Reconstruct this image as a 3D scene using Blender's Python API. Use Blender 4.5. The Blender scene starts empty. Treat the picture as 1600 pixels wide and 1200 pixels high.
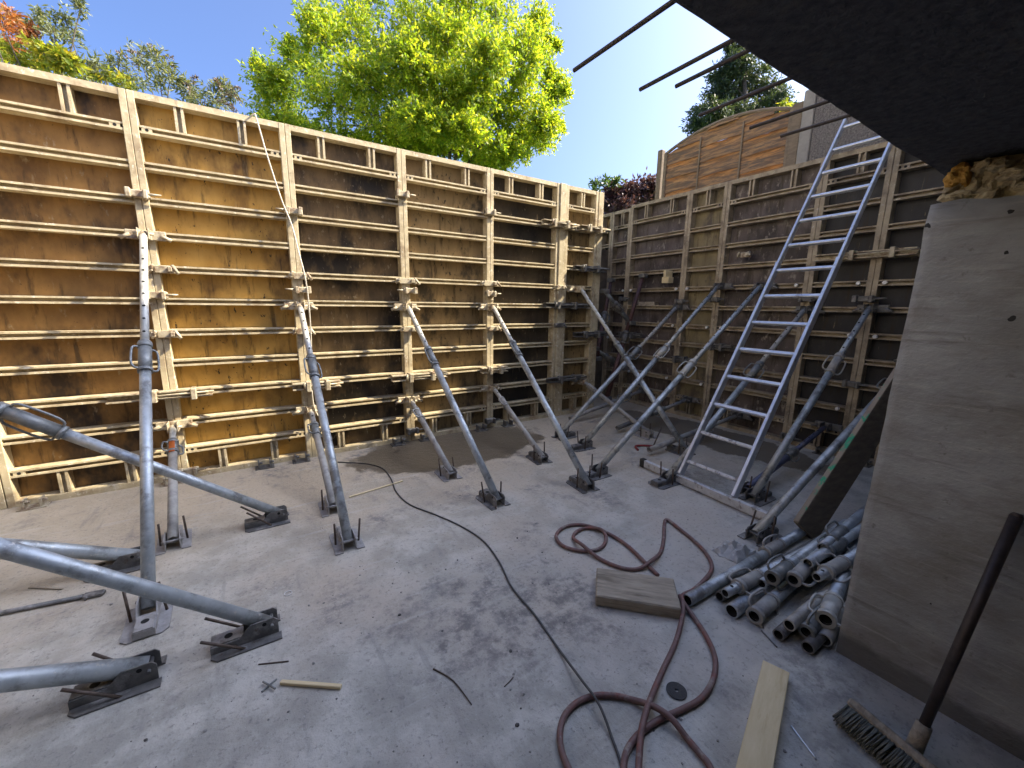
import bpy, bmesh, math, random
from mathutils import Vector, Matrix, noise as mnoise
random.seed(7)
C = bpy.context.scene.collection
PI = math.pi

# ------------------------------------------------------------------ camera model (solved from the wall grid)
F_PX, PITCH, ROLL, CAM_H, AL, DL = 637.27, math.radians(10.8855), math.radians(-0.6993), 1.499, math.radians(57.339), 4.283
CAM = Vector((0, -DL, CAM_H))
def hw(v):      # heading frame -> world (X along the left wall, Y into it, Z up)
    s, c = math.sin(AL), math.cos(AL)
    return Vector((s*v[0] + c*v[1], -c*v[0] + s*v[1], v[2]))
cr_, sr_ = math.cos(-ROLL), math.sin(-ROLL); cp_, sp_ = math.cos(PITCH), math.sin(PITCH)
RIGHT = hw((cr_, sp_*sr_, cp_*sr_)); UP = hw((-sr_, sp_*cr_, cp_*cr_)); FWD = hw((0, cp_, -sp_))
def ray(px, py): return RIGHT*((px-800)/F_PX) + UP*((600-py)/F_PX) + FWD
def atZ(px, py, z=0.0): r = ray(px, py); return CAM + r*((z-CAM.z)/r.z)
def atX(px, py, x): r = ray(px, py); return CAM + r*((x-CAM.x)/r.x)
def atY(px, py, y): r = ray(px, py); return CAM + r*((y-CAM.y)/r.y)
def atD(px, py, d): return CAM + ray(px, py)*d
def W(a, b, z): return Vector((a, -b, z))
def frac(p0, p1, px, py):
    """parameter along the segment p0-p1 nearest to the sight line through a pixel"""
    r = ray(px, py); u = p1-p0; w = p0-CAM
    a, b, c, d, e = u.dot(u), u.dot(r), r.dot(r), u.dot(w), r.dot(w)
    return (b*e - c*d)/(a*c - b*b)

# ------------------------------------------------------------------ materials
M = {}
def mat(name, c1, c2, scale=8, rough=.7, metal=0, bump=.15, c3=None, s3=1.5, t3=(.5, .62), coords='pos', vec=(1, 1, 1),
        detail=6, speck=None, bscale=None, rough2=None, c4=None, s4=20, t4=(.6, .68), spec=None, bdist=.01, streak=None, pits=None, damp=None):
    m = bpy.data.materials.new(name); m.use_nodes = True
    nt = m.node_tree; N = nt.nodes; L = nt.links; b = N['Principled BSDF']
    if coords == 'pos': src = N.new('ShaderNodeNewGeometry').outputs['Position']
    else: src = N.new('ShaderNodeTexCoord').outputs['Object' if coords == 'obj' else 'Generated']
    mp = N.new('ShaderNodeMapping'); mp.inputs['Scale'].default_value = vec
    L.new(src, mp.inputs['Vector']); v = mp.outputs['Vector']
    def nz(s, d=detail, r=.6):
        n = N.new('ShaderNodeTexNoise'); n.inputs['Scale'].default_value = s; n.inputs['Detail'].default_value = d
        n.inputs['Roughness'].default_value = r; L.new(v, n.inputs['Vector']); return n.outputs['Fac']
    def ramp(f, p0, p1, a, c):
        r = N.new('ShaderNodeValToRGB'); r.color_ramp.elements[0].position = p0; r.color_ramp.elements[1].position = p1
        r.color_ramp.elements[0].color = (*a, 1); r.color_ramp.elements[1].color = (*c, 1); L.new(f, r.inputs['Fac']); return r.outputs['Color']
    def mix(fac, a, col):
        x = N.new('ShaderNodeMix'); x.data_type = 'RGBA'; L.new(fac, x.inputs['Factor']); L.new(a, x.inputs['A'])
        x.inputs['B'].default_value = (*col, 1); return x.outputs['Result']
    n1 = nz(scale); col = ramp(n1, .3, .7, c1, c2)
    if c3: col = mix(ramp(nz(s3, 5, .65), t3[0], t3[1], (0, 0, 0), (1, 1, 1)), col, c3)
    if c4: col = mix(ramp(nz(s4, 4, .7), t4[0], t4[1], (0, 0, 0), (1, 1, 1)), col, c4)
    def nzm(s, vv, d=6):
        q = N.new('ShaderNodeMapping'); q.inputs['Scale'].default_value = vv; L.new(src, q.inputs['Vector'])
        n = N.new('ShaderNodeTexNoise'); n.inputs['Scale'].default_value = s; n.inputs['Detail'].default_value = d; n.inputs['Roughness'].default_value = .65
        L.new(q.outputs['Vector'], n.inputs['Vector']); return n.outputs['Fac']
    for st in (streak or ()):                                          # (colour, scale, stretch vector, thresholds)
        col = mix(ramp(nzm(st[1], st[2]), st[3][0], st[3][1], (0, 0, 0), (st[4],)*3), col, st[0])
    if pits:
        vo = N.new('ShaderNodeTexVoronoi'); vo.inputs['Scale'].default_value = pits[0]; wn = N.new('ShaderNodeTexNoise'); wn.inputs['Scale'].default_value = 38; L.new(src, wn.inputs['Vector']); va = N.new('ShaderNodeVectorMath'); va.operation = 'MULTIPLY_ADD'; L.new(wn.outputs['Color'], va.inputs[0]); va.inputs[1].default_value = (.022, .022, .022); L.new(src, va.inputs[2]); L.new(va.outputs[0], vo.inputs['Vector'])
        sc_ = N.new('ShaderNodeSeparateColor'); L.new(vo.outputs['Color'], sc_.inputs[0])
        th = N.new('ShaderNodeMath'); th.operation = 'MULTIPLY'; L.new(sc_.outputs[0], th.inputs[0]); th.inputs[1].default_value = pits[1]
        lt = N.new('ShaderNodeMath'); lt.operation = 'LESS_THAN'; L.new(vo.outputs['Distance'], lt.inputs[0])
        sb_ = N.new('ShaderNodeMath'); sb_.operation = 'SUBTRACT'; L.new(th.outputs[0], sb_.inputs[0]); sb_.inputs[1].default_value = pits[1]*.84; L.new(sb_.outputs[0], lt.inputs[1])
        col = mix(lt.outputs[0], col, pits[2])
    if damp:                                                           # damp stain creeping up from the floor
        sx_ = N.new('ShaderNodeSeparateXYZ'); L.new(src, sx_.inputs[0]); ad = N.new('ShaderNodeMath'); ad.operation = 'MULTIPLY_ADD'
        L.new(nzm(5, (1, 1, 1)), ad.inputs[0]); ad.inputs[1].default_value = -.16; L.new(sx_.outputs['Z'], ad.inputs[2])
        mr = N.new('ShaderNodeMapRange'); L.new(ad.outputs[0], mr.inputs['Value']); mr.inputs['From Min'].default_value = .03; mr.inputs['From Max'].default_value = -.01
        mr.inputs['To Max'].default_value = .75; col = mix(mr.outputs['Result'], col, damp)
    L.new(col, b.inputs['Base Color'])
    b.inputs['Metallic'].default_value = metal
    if rough2 is not None:
        rr = N.new('ShaderNodeMapRange'); L.new(n1, rr.inputs['Value']); rr.inputs['To Min'].default_value = rough; rr.inputs['To Max'].default_value = rough2
        rr.inputs['From Min'].default_value = .3; rr.inputs['From Max'].default_value = .7; L.new(rr.outputs['Result'], b.inputs['Roughness'])
    else: b.inputs['Roughness'].default_value = rough
    if spec is not None: b.inputs['Specular IOR Level'].default_value = spec
    if bump:
        bp = N.new('ShaderNodeBump'); bp.inputs['Strength'].default_value = bump; bp.inputs['Distance'].default_value = bdist
        L.new(nz(bscale or scale*3), bp.inputs['Height']); L.new(bp.outputs['Normal'], b.inputs['Normal'])
    M[name] = m; return m

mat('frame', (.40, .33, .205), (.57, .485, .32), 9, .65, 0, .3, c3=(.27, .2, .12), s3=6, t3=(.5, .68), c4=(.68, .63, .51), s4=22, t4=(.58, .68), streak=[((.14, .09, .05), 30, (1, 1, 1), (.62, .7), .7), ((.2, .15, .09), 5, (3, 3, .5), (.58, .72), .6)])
mat('frame_shade', (.27, .22, .15), (.40, .335, .235), 9, .65, 0, .3, c3=(.16, .125, .085), s3=6, t3=(.48, .66), c4=(.5, .45, .36), s4=26, t4=(.6, .7))  # darker copy of the frame steel, the right wall's shade put into the colour
PLYV = dict(spec=.3, coords='pos', vec=(1, 1, .55), streak=[((.035, .024, .014), 7, (2.6, 2.6, .35), (.55, .68), .75), ((.34, .26, .15), 16, (2.2, 2.2, .3), (.64, .72), .55), ((.03, .022, .014), 55, (1, 1, 1), (.65, .71), .8)])
mat('ply_brown', (.16, .088, .032), (.36, .205, .066), 5, .6, 0, .2, c3=(.045, .03, .02), s3=2.2, t3=(.48, .62), c4=(.32, .25, .15), s4=15, t4=(.62, .72), **PLYV)
mat('ply_orange', (.40, .225, .045), (.60, .37, .10), 4, .55, 0, .15, c3=(.14, .075, .025), s3=2.4, t3=(.47, .64), c4=(.04, .03, .02), s4=24, t4=(.63, .68), **PLYV)
mat('ply_dark', (.085, .06, .034), (.22, .15, .075), 6, .55, 0, .2, c3=(.024, .02, .016), s3=2.5, t3=(.46, .6), c4=(.32, .27, .19), s4=19, t4=(.6, .7), **PLYV)
mat('ply_dark_shade', (.034, .028, .021), (.085, .066, .045), 6, .6, 0, .2, c3=(.02, .018, .015), s3=3, t3=(.46, .6), c4=(.25, .21, .15), s4=18, t4=(.63, .72), **PLYV)  # dark stained plywood, darkened further in the colour to imitate cast shadow
mat('ply_tan', (.19, .135, .066), (.32, .225, .11), 6, .6, 0, .2, c3=(.07, .055, .035), s3=4, t3=(.52, .64), c4=(.045, .036, .025), s4=20, t4=(.58, .66), **PLYV)
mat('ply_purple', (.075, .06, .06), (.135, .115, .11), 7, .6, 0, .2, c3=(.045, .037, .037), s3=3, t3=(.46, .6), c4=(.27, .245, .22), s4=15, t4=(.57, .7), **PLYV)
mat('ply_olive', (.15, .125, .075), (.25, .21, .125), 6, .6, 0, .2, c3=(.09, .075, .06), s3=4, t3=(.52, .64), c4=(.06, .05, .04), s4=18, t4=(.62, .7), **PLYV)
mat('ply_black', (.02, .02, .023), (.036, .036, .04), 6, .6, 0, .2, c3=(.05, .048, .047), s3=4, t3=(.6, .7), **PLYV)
mat('hole', (.006, .006, .006), (.012, .012, .012), 5, .9, 0, 0)
mat('galv', (.38, .42, .44), (.54, .58, .60), 22, .42, .55, .06, c3=(.25, .26, .26), s3=9, t3=(.5, .62), c4=(.66, .64, .58), s4=34, t4=(.6, .7), rough2=.6, streak=[((.2, .2, .19), 4, (1, 1, 1), (.56, .7), .6)])
mat('galv_light', (.38, .38, .35), (.52, .51, .47), 22, .5, .35, .06, c3=(.3, .29, .26), s3=9, t3=(.5, .66), rough2=.65)
mat('galv_dusty', (.30, .29, .265), (.42, .405, .37), 18, .7, .15, .12, c3=(.24, .23, .22), s3=8, t3=(.5, .66))
mat('cast', (.16, .17, .17), (.26, .27, .26), 30, .55, .45, .2, c3=(.32, .3, .26), s3=14, t3=(.55, .7))
mat('bracket', (.10, .10, .10), (.2, .195, .185), 24, .6, .45, .2, c3=(.32, .31, .3), s3=9, t3=(.52, .66), c4=(.09, .055, .035), s4=15, t4=(.6, .7))
mat('bracket_pale', (.27, .26, .25), (.38, .37, .36), 24, .7, .2, .2, c3=(.16, .15, .14), s3=9, t3=(.56, .68))
mat('spike', (.07, .055, .045), (.15, .11, .085), 40, .6, .5, .2)
mat('rust', (.075, .038, .038), (.13, .068, .06), 22, .6, .3, .2, c3=(.05, .03, .036), s3=8, t3=(.5, .65))
mat('blue_steel', (.09, .1, .17), (.17, .18, .26), 18, .5, .35, .1, c3=(.25, .24, .25), s3=8, t3=(.55, .68))
mat('clamp', (.34, .29, .2), (.52, .46, .34), 25, .6, .15, .2, c3=(.2, .135, .085), s3=14, t3=(.48, .64))
mat('clamp_dark', (.10, .10, .095), (.2, .19, .175), 25, .6, .3, .2, c3=(.3, .28, .24), s3=12, t3=(.58, .7))
mat('orange_paint', (.62, .16, .03), (.72, .22, .05), 15, .6, 0, .1)
mat('alu', (.62, .65, .70), (.76, .79, .84), 20, .36, .7, .06, c3=(.4, .4, .41), s3=12, t3=(.6, .7), rough2=.5)
mat('alu_dusty', (.5, .5, .5), (.64, .64, .64), 20, .6, .3, .12, c3=(.28, .26, .25), s3=22, t3=(.53, .62))
mat('rubber', (.018, .018, .018), (.035, .033, .03), 20, .7, 0, .2)
mat('pillar', (.275, .285, .29), (.385, .40, .405), 5, .85, 0, .6, c3=(.23, .224, .21), s3=3.2, t3=(.42, .66), bscale=34, vec=(1, 1, 1.7),
    streak=[((.16, .155, .145), 2.2, (.9, .9, 9), (.56, .68), .7), ((.47, .46, .44), 3, (.7, .7, 14), (.58, .7), .5), ((.14, .133, .122), 26, (1, 1, 1), (.62, .7), .6)], pits=(13, 1.0, (.03, .03, .03)), damp=(.10, .098, .093))
mat('pillar_damp', (.075, .066, .055), (.11, .098, .08), 6, .75, 0, .3)
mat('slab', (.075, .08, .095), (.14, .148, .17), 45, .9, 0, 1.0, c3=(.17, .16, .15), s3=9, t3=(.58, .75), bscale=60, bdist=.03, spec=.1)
mat('mortar', (.36, .30, .18), (.52, .45, .30), 20, .9, 0, .8, c3=(.24, .2, .13), s3=12, t3=(.52, .64))
mat('brick', (.42, .24, .05), (.56, .34, .09), 15, .9, 0, .5)
mat('rebar', (.05, .045, .045), (.09, .075, .065), 40, .6, .5, .3)
mat('old_wood', (.25, .21, .155), (.42, .36, .27), 6, .8, 0, .35, coords='obj', vec=(1.3, 9, 9), c3=(.17, .14, .10), s3=2.5, t3=(.5, .66))
mat('new_wood', (.62, .50, .28), (.72, .60, .37), 5, .7, 0, .2, coords='obj', vec=(1.2, 8, 8), c3=(.52, .38, .18), s3=1.6, t3=(.6, .72))
mat('dark_board', (.11, .088, .064), (.19, .155, .115), 5, .8, 0, .3, coords='obj', vec=(1, 8, 8))
mat('board_edge', (.2, .16, .12), (.3, .25, .18), 9, .8, 0, .3, coords='obj', c3=(.03, .30, .15), s3=11, t3=(.56, .6))
mat('hose', (.12, .066, .058), (.19, .11, .098), 30, .6, 0, .1, c3=(.2, .075, .06), s3=12, t3=(.52, .62), c4=(.27, .23, .2), s4=14, t4=(.56, .7))
mat('cable', (.045, .045, .045), (.08, .078, .074), 40, .6, 0, .1)
mat('pale_cable', (.5, .46, .38), (.6, .56, .47), 20, .6, 0, .1)
mat('broom_black', (.028, .022, .022), (.06, .047, .045), 30, .5, 0, .1)
mat('bristle', (.10, .105, .085), (.18, .18, .145), 60, .8, 0, .2)
mat('disc', (.035, .035, .036), (.06, .06, .06), 120, .8, 0, .5)
mat('white_plastic', (.66, .65, .62), (.78, .77, .74), 12, .5, 0, .1)
mat('red_paint', (.22, .025, .025), (.3, .04, .035), 15, .5, 0, .1)
mat('bag', (.3, .3, .29), (.46, .46, .45), 14, .3, 0, .4, c3=(.62, .62, .62), s3=25, t3=(.6, .68))
mat('twig', (.05, .038, .03), (.1, .075, .055), 30, .9, 0, .4)
mat('pebble', (.22, .21, .2), (.38, .36, .33), 30, .9, 0, .3, c3=(.09, .085, .08), s3=9, t3=(.5, .56))
mat('bark', (.06, .05, .04), (.12, .1, .08), 20, .9, 0, .6)
mat('fence_wood', (.30, .165, .075), (.48, .29, .14), 4, .8, 0, .3, vec=(8, 1.4, 14), c3=(.15, .095, .06), s3=2, t3=(.45, .58), c4=(.13, .10, .075), s4=3, t4=(.5, .62))
mat('fence_frame', (.16, .125, .09), (.26, .2, .14), 6, .85, 0, .3, vec=(6, 2, 6))
mat('post_concrete', (.27, .255, .235), (.36, .34, .31), 14, .9, 0, .3)
mat('pebbledash', (.10, .095, .09), (.30, .27, .25), 55, .95, 0, 1.0, detail=3, bscale=60, bdist=.02)
mat('unseen_render_wall', (.45, .42, .37), (.55, .52, .46), 6, .9, 0, .3)
mat('cream_bounce_wall', (.74, .70, .62), (.82, .78, .70), 6, .9, 0, .2)
mat('roof_tile', (.12, .06, .045), (.2, .1, .07), 12, .85, 0, .4)
mat('glass', (.02, .025, .03), (.03, .035, .04), 2, .05, 0, 0)
mat('earth', (.10, .075, .05), (.17, .13, .09), 6, .95, 0, .8, bdist=.05)
mat('grass', (.04, .075, .018), (.08, .13, .03), 12, .95, 0, .8, bdist=.05)
mat('dark_concrete', (.12, .12, .12), (.2, .2, .19), 4, .9, 0, .3)

def leafmat(name, ca, cb, cc, trans=.45, rough=.5):
    m = bpy.data.materials.new(name); m.use_nodes = True
    nt = m.node_tree; N = nt.nodes; L = nt.links; b = N['Principled BSDF']
    g = N.new('ShaderNodeNewGeometry'); r = N.new('ShaderNodeValToRGB')
    e = r.color_ramp.elements; e[0].color = (*ca, 1); e[1].color = (*cc, 1); k = e.new(.5); k.color = (*cb, 1)
    L.new(g.outputs['Random Per Island'], r.inputs['Fac']); L.new(r.outputs['Color'], b.inputs['Base Color'])
    b.inputs['Roughness'].default_value = rough
    t = N.new('ShaderNodeBsdfTranslucent'); x = N.new('ShaderNodeMixShader'); x.inputs[0].default_value = trans
    mx = N.new('ShaderNodeMix'); mx.data_type = 'RGBA'; mx.blend_type = 'MULTIPLY'; mx.inputs['Factor'].default_value = 1
    L.new(r.outputs['Color'], mx.inputs['A']); mx.inputs['B'].default_value = (2.4, 2.0, .9, 1)
    L.new(mx.outputs['Result'], t.inputs['Color'])
    L.new(b.outputs[0], x.inputs[1]); L.new(t.outputs[0], x.inputs[2]); L.new(x.outputs[0], N['Material Output'].inputs['Surface'])
    M[name] = m
leafmat('leaf_bright', (.09, .18, .016), (.19, .29, .022), (.34, .38, .04), .55)
leafmat('leaf_grey', (.07, .10, .05), (.12, .15, .075), (.17, .19, .10), .35)
leafmat('leaf_yellowgreen', (.10, .16, .02), (.17, .22, .03), (.28, .26, .04), .5)
leafmat('leaf_red', (.17, .06, .03), (.27, .10, .035), (.24, .15, .05), .35)
leafmat('leaf_conifer', (.025, .05, .025), (.045, .075, .035), (.08, .11, .045), .2)
leafmat('leaf_purple', (.034, .018, .03), (.06, .03, .045), (.10, .06, .07), .2, .4)
leafmat('leaf_laurel', (.03, .07, .02), (.05, .10, .03), (.08, .14, .04), .3, .35)
leafmat('panicle', (.10, .075, .06), (.15, .11, .09), (.2, .16, .12), .1)

# ------------------------------------------------------------------ object helpers
ORG = {}
def thing(name, label, cat, loc, group=None):
    o = bpy.data.objects.new(name, None); C.objects.link(o); o.location = loc; o.empty_display_size = .1
    ORG[o.name] = Vector(loc); o['label'] = label; o['category'] = cat
    if group: o['group'] = group
    return o
def obj(name, bm, m, parent=None, label=None, cat=None, group=None, kind=None, loc=None):
    """link a bmesh (world coordinates) as one mesh object whose origin is its thing's base"""
    org = ORG[parent.name] if parent else Vector(loc if loc is not None else (0, 0, 0))
    if org.length: bmesh.ops.translate(bm, verts=bm.verts, vec=-org)
    me = bpy.data.meshes.new(name); bm.to_mesh(me); bm.free()
    for k in (m if isinstance(m, (list, tuple)) else [m]): me.materials.append(M[k])
    o = bpy.data.objects.new(name, me); C.objects.link(o)
    if parent: o.parent = parent
    else: o.location = org
    ORG[o.name] = org
    if label: o['label'] = label
    if cat: o['category'] = cat
    if group: o['group'] = group
    if kind: o['kind'] = kind
    return o
def B(): return bmesh.new()
def box(bm, o, x, y, z, ax=Vector((1, 0, 0)), ay=Vector((0, 1, 0)), az=Vector((0, 0, 1)), mi=0, bev=0):
    """box spanning the (lo,hi) ranges x, y, z along the axes from origin o"""
    vs = [bm.verts.new(o + ax*i + ay*j + az*k) for i in x for j in y for k in z]
    fs = [(0, 1, 3, 2), (4, 6, 7, 5), (0, 4, 5, 1), (2, 3, 7, 6), (0, 2, 6, 4), (1, 5, 7, 3)]
    out = []
    for f in fs:
        fc = bm.faces.new([vs[i] for i in f]); fc.material_index = mi; out.append(fc)
    bmesh.ops.recalc_face_normals(bm, faces=out)
    if bev:
        es = list({e for f in out for e in f.edges})
        bmesh.ops.bevel(bm, geom=es, offset=bev, segments=1, affect='EDGES', profile=.5)
def perp(d):
    d = d.normalized(); a = Vector((0, 0, 1)) if abs(d.z) < .9 else Vector((1, 0, 0))
    u = d.cross(a).normalized(); return u, d.cross(u).normalized()
def ring(bm, c, u, v, r, n): return [bm.verts.new(c + u*(r*math.cos(2*PI*i/n)) + v*(r*math.sin(2*PI*i/n))) for i in range(n)]
def skin(bm, r0, r1, mi=0, smooth=True):
    n = len(r0)
    for i in range(n):
        f = bm.faces.new((r0[i], r0[(i+1) % n], r1[(i+1) % n], r1[i])); f.smooth = smooth; f.material_index = mi
def cap(bm, r, mi=0):
    f = bm.faces.new(r); f.material_index = mi
def rod(bm, p0, p1, r0, r1=None, n=14, mi=0, caps=True):
    r1 = r0 if r1 is None else r1; u, v = perp(p1-p0)
    a, b = ring(bm, p0, u, v, r0, n), ring(bm, p1, u, v, r1, n); skin(bm, a, b, mi)
    if caps: cap(bm, a[::-1], mi); cap(bm, b, mi)
def pipe(bm, p0, p1, ro, ri, n=18, mi=0, mi_in=None):
    u, v = perp(p1-p0)
    a, b, c, d = ring(bm, p0, u, v, ro, n), ring(bm, p1, u, v, ro, n), ring(bm, p0, u, v, ri, n), ring(bm, p1, u, v, ri, n)
    skin(bm, a, b, mi); skin(bm, d, c, mi if mi_in is None else mi_in); skin(bm, c, a, mi, False); skin(bm, b, d, mi, False)
def catmull(pts, sub=6, closed=False):
    out = []; n = len(pts)
    for i in range(n if closed else n-1):
        if closed: p = [pts[(i+k-1) % n] for k in range(4)]
        else: p = [pts[max(0, i-1)], pts[i], pts[i+1], pts[min(n-1, i+2)]]
        for s in range(sub):
            t = s/sub; out.append(.5*((2*p[1]) + (p[2]-p[0])*t + (2*p[0]-5*p[1]+4*p[2]-p[3])*t*t + (3*p[1]-p[0]-3*p[2]+p[3])*t**3))
    if not closed: out.append(pts[-1].copy())
    return out
def sweep(bm, pts, r, n=8, mi=0, closed=False, smooth_path=0, taper=None):
    if smooth_path: pts = catmull(pts, smooth_path, closed)
    rings = []; u = None; k = len(pts)
    for i, p in enumerate(pts):
        d = (pts[(i+1) % k] - pts[i-1]) if closed else (pts[min(k-1, i+1)] - pts[max(0, i-1)])
        if d.length < 1e-7: d = Vector((0, 0, 1))
        d.normalize()
        if u is None: u = perp(d)[0]
        u = (u - d*u.dot(d)); u = u.normalized() if u.length > 1e-6 else perp(d)[0]
        rr = r if taper is None else r*(1 + (taper-1)*i/(k-1))
        rings.append(ring(bm, p, u, d.cross(u), rr, n))
    for i in range(k if closed else k-1): skin(bm, rings[i], rings[(i+1) % k], mi)
    if not closed: cap(bm, rings[0][::-1], mi); cap(bm, rings[-1], mi)
def prism(bm, prof, o, au, av, aw, w0, w1, mi=0):
    """polygon prof [(u,v)...] extruded along aw"""
    a = [bm.verts.new(o + au*p[0] + av*p[1] + aw*w0) for p in prof]; b = [bm.verts.new(o + au*p[0] + av*p[1] + aw*w1) for p in prof]
    n = len(prof); fs = []
    for i in range(n): fs.append(bm.faces.new((a[i], a[(i+1) % n], b[(i+1) % n], b[i])))
    fs.append(bm.faces.new(a[::-1])); fs.append(bm.faces.new(b))
    for f in fs: f.material_index = mi
    bmesh.ops.recalc_face_normals(bm, faces=fs)
ZU = Vector((0, 0, 1))

# ------------------------------------------------------------------ formwork panels
H = 3.0; RIBZ = [H*(1-k/12) for k in range(1, 12)]
class Wall:
    def __init__(s, o, ax, n): s.o, s.ax, s.n = o, ax, n            # n points to the room
    def p(s, a, out=0, z=0): return s.o + s.ax*a + s.n*out + ZU*z
LW = Wall(Vector((0, 0, 0)), Vector((1, 0, 0)), Vector((0, -1, 0)))
RW = Wall(Vector((5.02, 0, 0)), Vector((0, -1, 0)), Vector((-1, 0, 0)))
SW = Wall(Vector((-1.95, 0, 0)), Vector((0, -1, 0)), Vector((1, 0, 0)))
STW = .042; DEP = .105
def rib_bm(w, a0, a1, z, holes=True):
    bm = B(); h = .027
    prof = [(-h, -DEP), (-h, -.004), (-.012, -.004), (-.013, -.05), (.014, -.05), (.013, -.006), (h, -.006), (h, -DEP)]
    prism(bm, prof, w.p(0, 0, z), ZU, w.n, w.ax, a0+STW, a1-STW)
    if holes:
        for a in (a0+STW+.045, a1-STW-.045):
            box(bm, w.p(a, 0, z), (-.03, .03), (-.052, -.008), (-.0135, .0135), w.ax, w.n, ZU); rod(bm, w.p(a, -.033, z), w.p(a, -.0074, z), .011, n=10, mi=1)
    return bm
def panel(w, a0, a1, label, ply, frame='frame', z0=0.0, plugs=(), fr=(.28, .72), group='formwork panels of the pit'):
    a0 += .0015; a1 -= .0015
    t = thing('formwork_panel', label, 'formwork panel', w.p((a0+a1)/2, 0, z0), group)
    zz = lambda z: z + z0
    bm = B(); box(bm, w.p(0, 0, z0), (a0+.004, a1-.004), (-DEP-.02, -DEP+.001), (.006, H-.006), w.ax, w.n, ZU); obj('plywood_sheet', bm, ply, t)
    bm = B()
    for x0, x1 in ((a0, a0+STW), (a1-STW, a1)): box(bm, w.p(0, 0, z0), (x0, x1), (-DEP, 0), (0, H), w.ax, w.n, ZU, bev=.003)
    for q0, q1 in ((.0, .045), (H-.045, H)): box(bm, w.p(0, 0, z0), (a0+STW, a1-STW), (-DEP, -.003), (q0, q1), w.ax, w.n, ZU)
    obj('frame', bm, frame, t)
    for i, z in enumerate(RIBZ):
        obj('rib', rib_bm(w, a0, a1, zz(z), i in (0, 10)), [frame, 'hole'], t)
    wd = a1-a0
    for f in fr:
        for q0, q1 in ((.045, RIBZ[-1]-.029), (RIBZ[0]+.029, H-.045)):
            bm = B(); c = a0+wd*f
            prof = [(-.03, -DEP), (-.03, -.01), (-.013, -.01), (-.013, -.045), (.013, -.045), (.013, -.01), (.03, -.01), (.03, -DEP)]
            prism(bm, prof, w.p(c, 0, z0), w.ax, w.n, ZU, q0, q1); obj('stiffener', bm, frame, t)
    for a, z in plugs:
        bm = B(); rod(bm, w.p(a, -.004, z), w.p(a, .018, z), .017, .013, 10); rod(bm, w.p(a, .018, z), w.p(a, .024, z), .02, .016, 10)
        obj('plug', bm, 'white_plastic', t, label='white plastic tie plug')
    return t
Z = RIBZ
panel(LW, -1.606, -.599, 'dark brown sunlit panel at the far left, behind the crossing props', 'ply_brown', fr=(.3, .68))
panel(LW, -.599, .408, 'orange-stained sunlit panel with the pale cable hanging at its right side', 'ply_orange', fr=(.29, .69))
panel(LW, .408, 1.415, 'dark brown panel right of the hanging pale cable, below the tree', 'ply_dark')
panel(LW, 1.415, 2.426, 'tan mottled panel left of the darkest sunlit-wall panel', 'ply_tan')
panel(LW, 2.426, 3.425, 'blackish panel just left of the wide pale filler post', 'ply_dark_shade')
panel(LW, 3.535, 4.085, 'narrow panel at the end of the sunlit wall by the corner', 'ply_tan', fr=(.52,))
bm = B(); box(bm, LW.p(0), (3.43, 3.53), (-.09, .012), (0, H+.004), LW.ax, LW.n, ZU, bev=.004)
obj('filler_post', bm, 'frame', label='wide pale filler post between the last two panels of the sunlit wall', cat='post', loc=LW.p(3.48))
bm = B(); box(bm, LW.p(0), (4.09, 4.165), (-.13, .004), (0, H), LW.ax, LW.n, ZU, bev=.004); box(bm, LW.p(0), (4.167, 4.185), (-.13, -.004), (0, H), LW.ax, LW.n, ZU)
obj('corner_post', bm, 'frame', label='pale steel end post closing the sunlit wall at the corner', cat='post', loc=LW.p(4.13))
panel(LW, -1.95+.11, -1.609, 'narrow corner panel left of the far left sunlit panel', 'ply_brown', fr=())
def pl(a, k, w=RW): return (a, Z[k])
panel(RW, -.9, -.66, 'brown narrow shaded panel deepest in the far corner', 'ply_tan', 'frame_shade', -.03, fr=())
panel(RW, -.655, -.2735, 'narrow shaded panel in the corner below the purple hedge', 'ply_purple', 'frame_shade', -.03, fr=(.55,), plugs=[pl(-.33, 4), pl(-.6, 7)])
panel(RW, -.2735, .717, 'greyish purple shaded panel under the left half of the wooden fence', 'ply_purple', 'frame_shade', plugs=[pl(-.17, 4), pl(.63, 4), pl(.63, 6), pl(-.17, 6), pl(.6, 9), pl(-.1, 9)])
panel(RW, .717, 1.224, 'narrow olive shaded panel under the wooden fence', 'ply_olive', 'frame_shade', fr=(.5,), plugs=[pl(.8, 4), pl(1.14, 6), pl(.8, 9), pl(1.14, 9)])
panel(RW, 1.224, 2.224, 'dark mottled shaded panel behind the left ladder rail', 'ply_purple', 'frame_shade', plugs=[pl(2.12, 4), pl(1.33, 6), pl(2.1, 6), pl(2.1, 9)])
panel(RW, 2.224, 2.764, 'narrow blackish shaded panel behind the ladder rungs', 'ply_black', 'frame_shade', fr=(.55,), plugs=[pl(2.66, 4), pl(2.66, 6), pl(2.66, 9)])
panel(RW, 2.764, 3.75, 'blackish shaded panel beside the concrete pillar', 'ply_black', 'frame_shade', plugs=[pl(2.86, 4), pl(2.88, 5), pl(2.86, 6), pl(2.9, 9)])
panel(SW, .005, .297, 'narrow side panel closing the corner beyond the left edge', 'ply_brown', fr=())
for k, (b0, b1) in enumerate(((.3, 1.29), (1.29, 2.28), (2.28, 3.28))):
    panel(SW, b0, b1, ['side panel nearest the sunlit wall, beyond the left edge', 'middle side panel behind the left props, beyond the left edge', 'side panel nearest the dark slab, beyond the left edge'][k], 'ply_brown')

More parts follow.
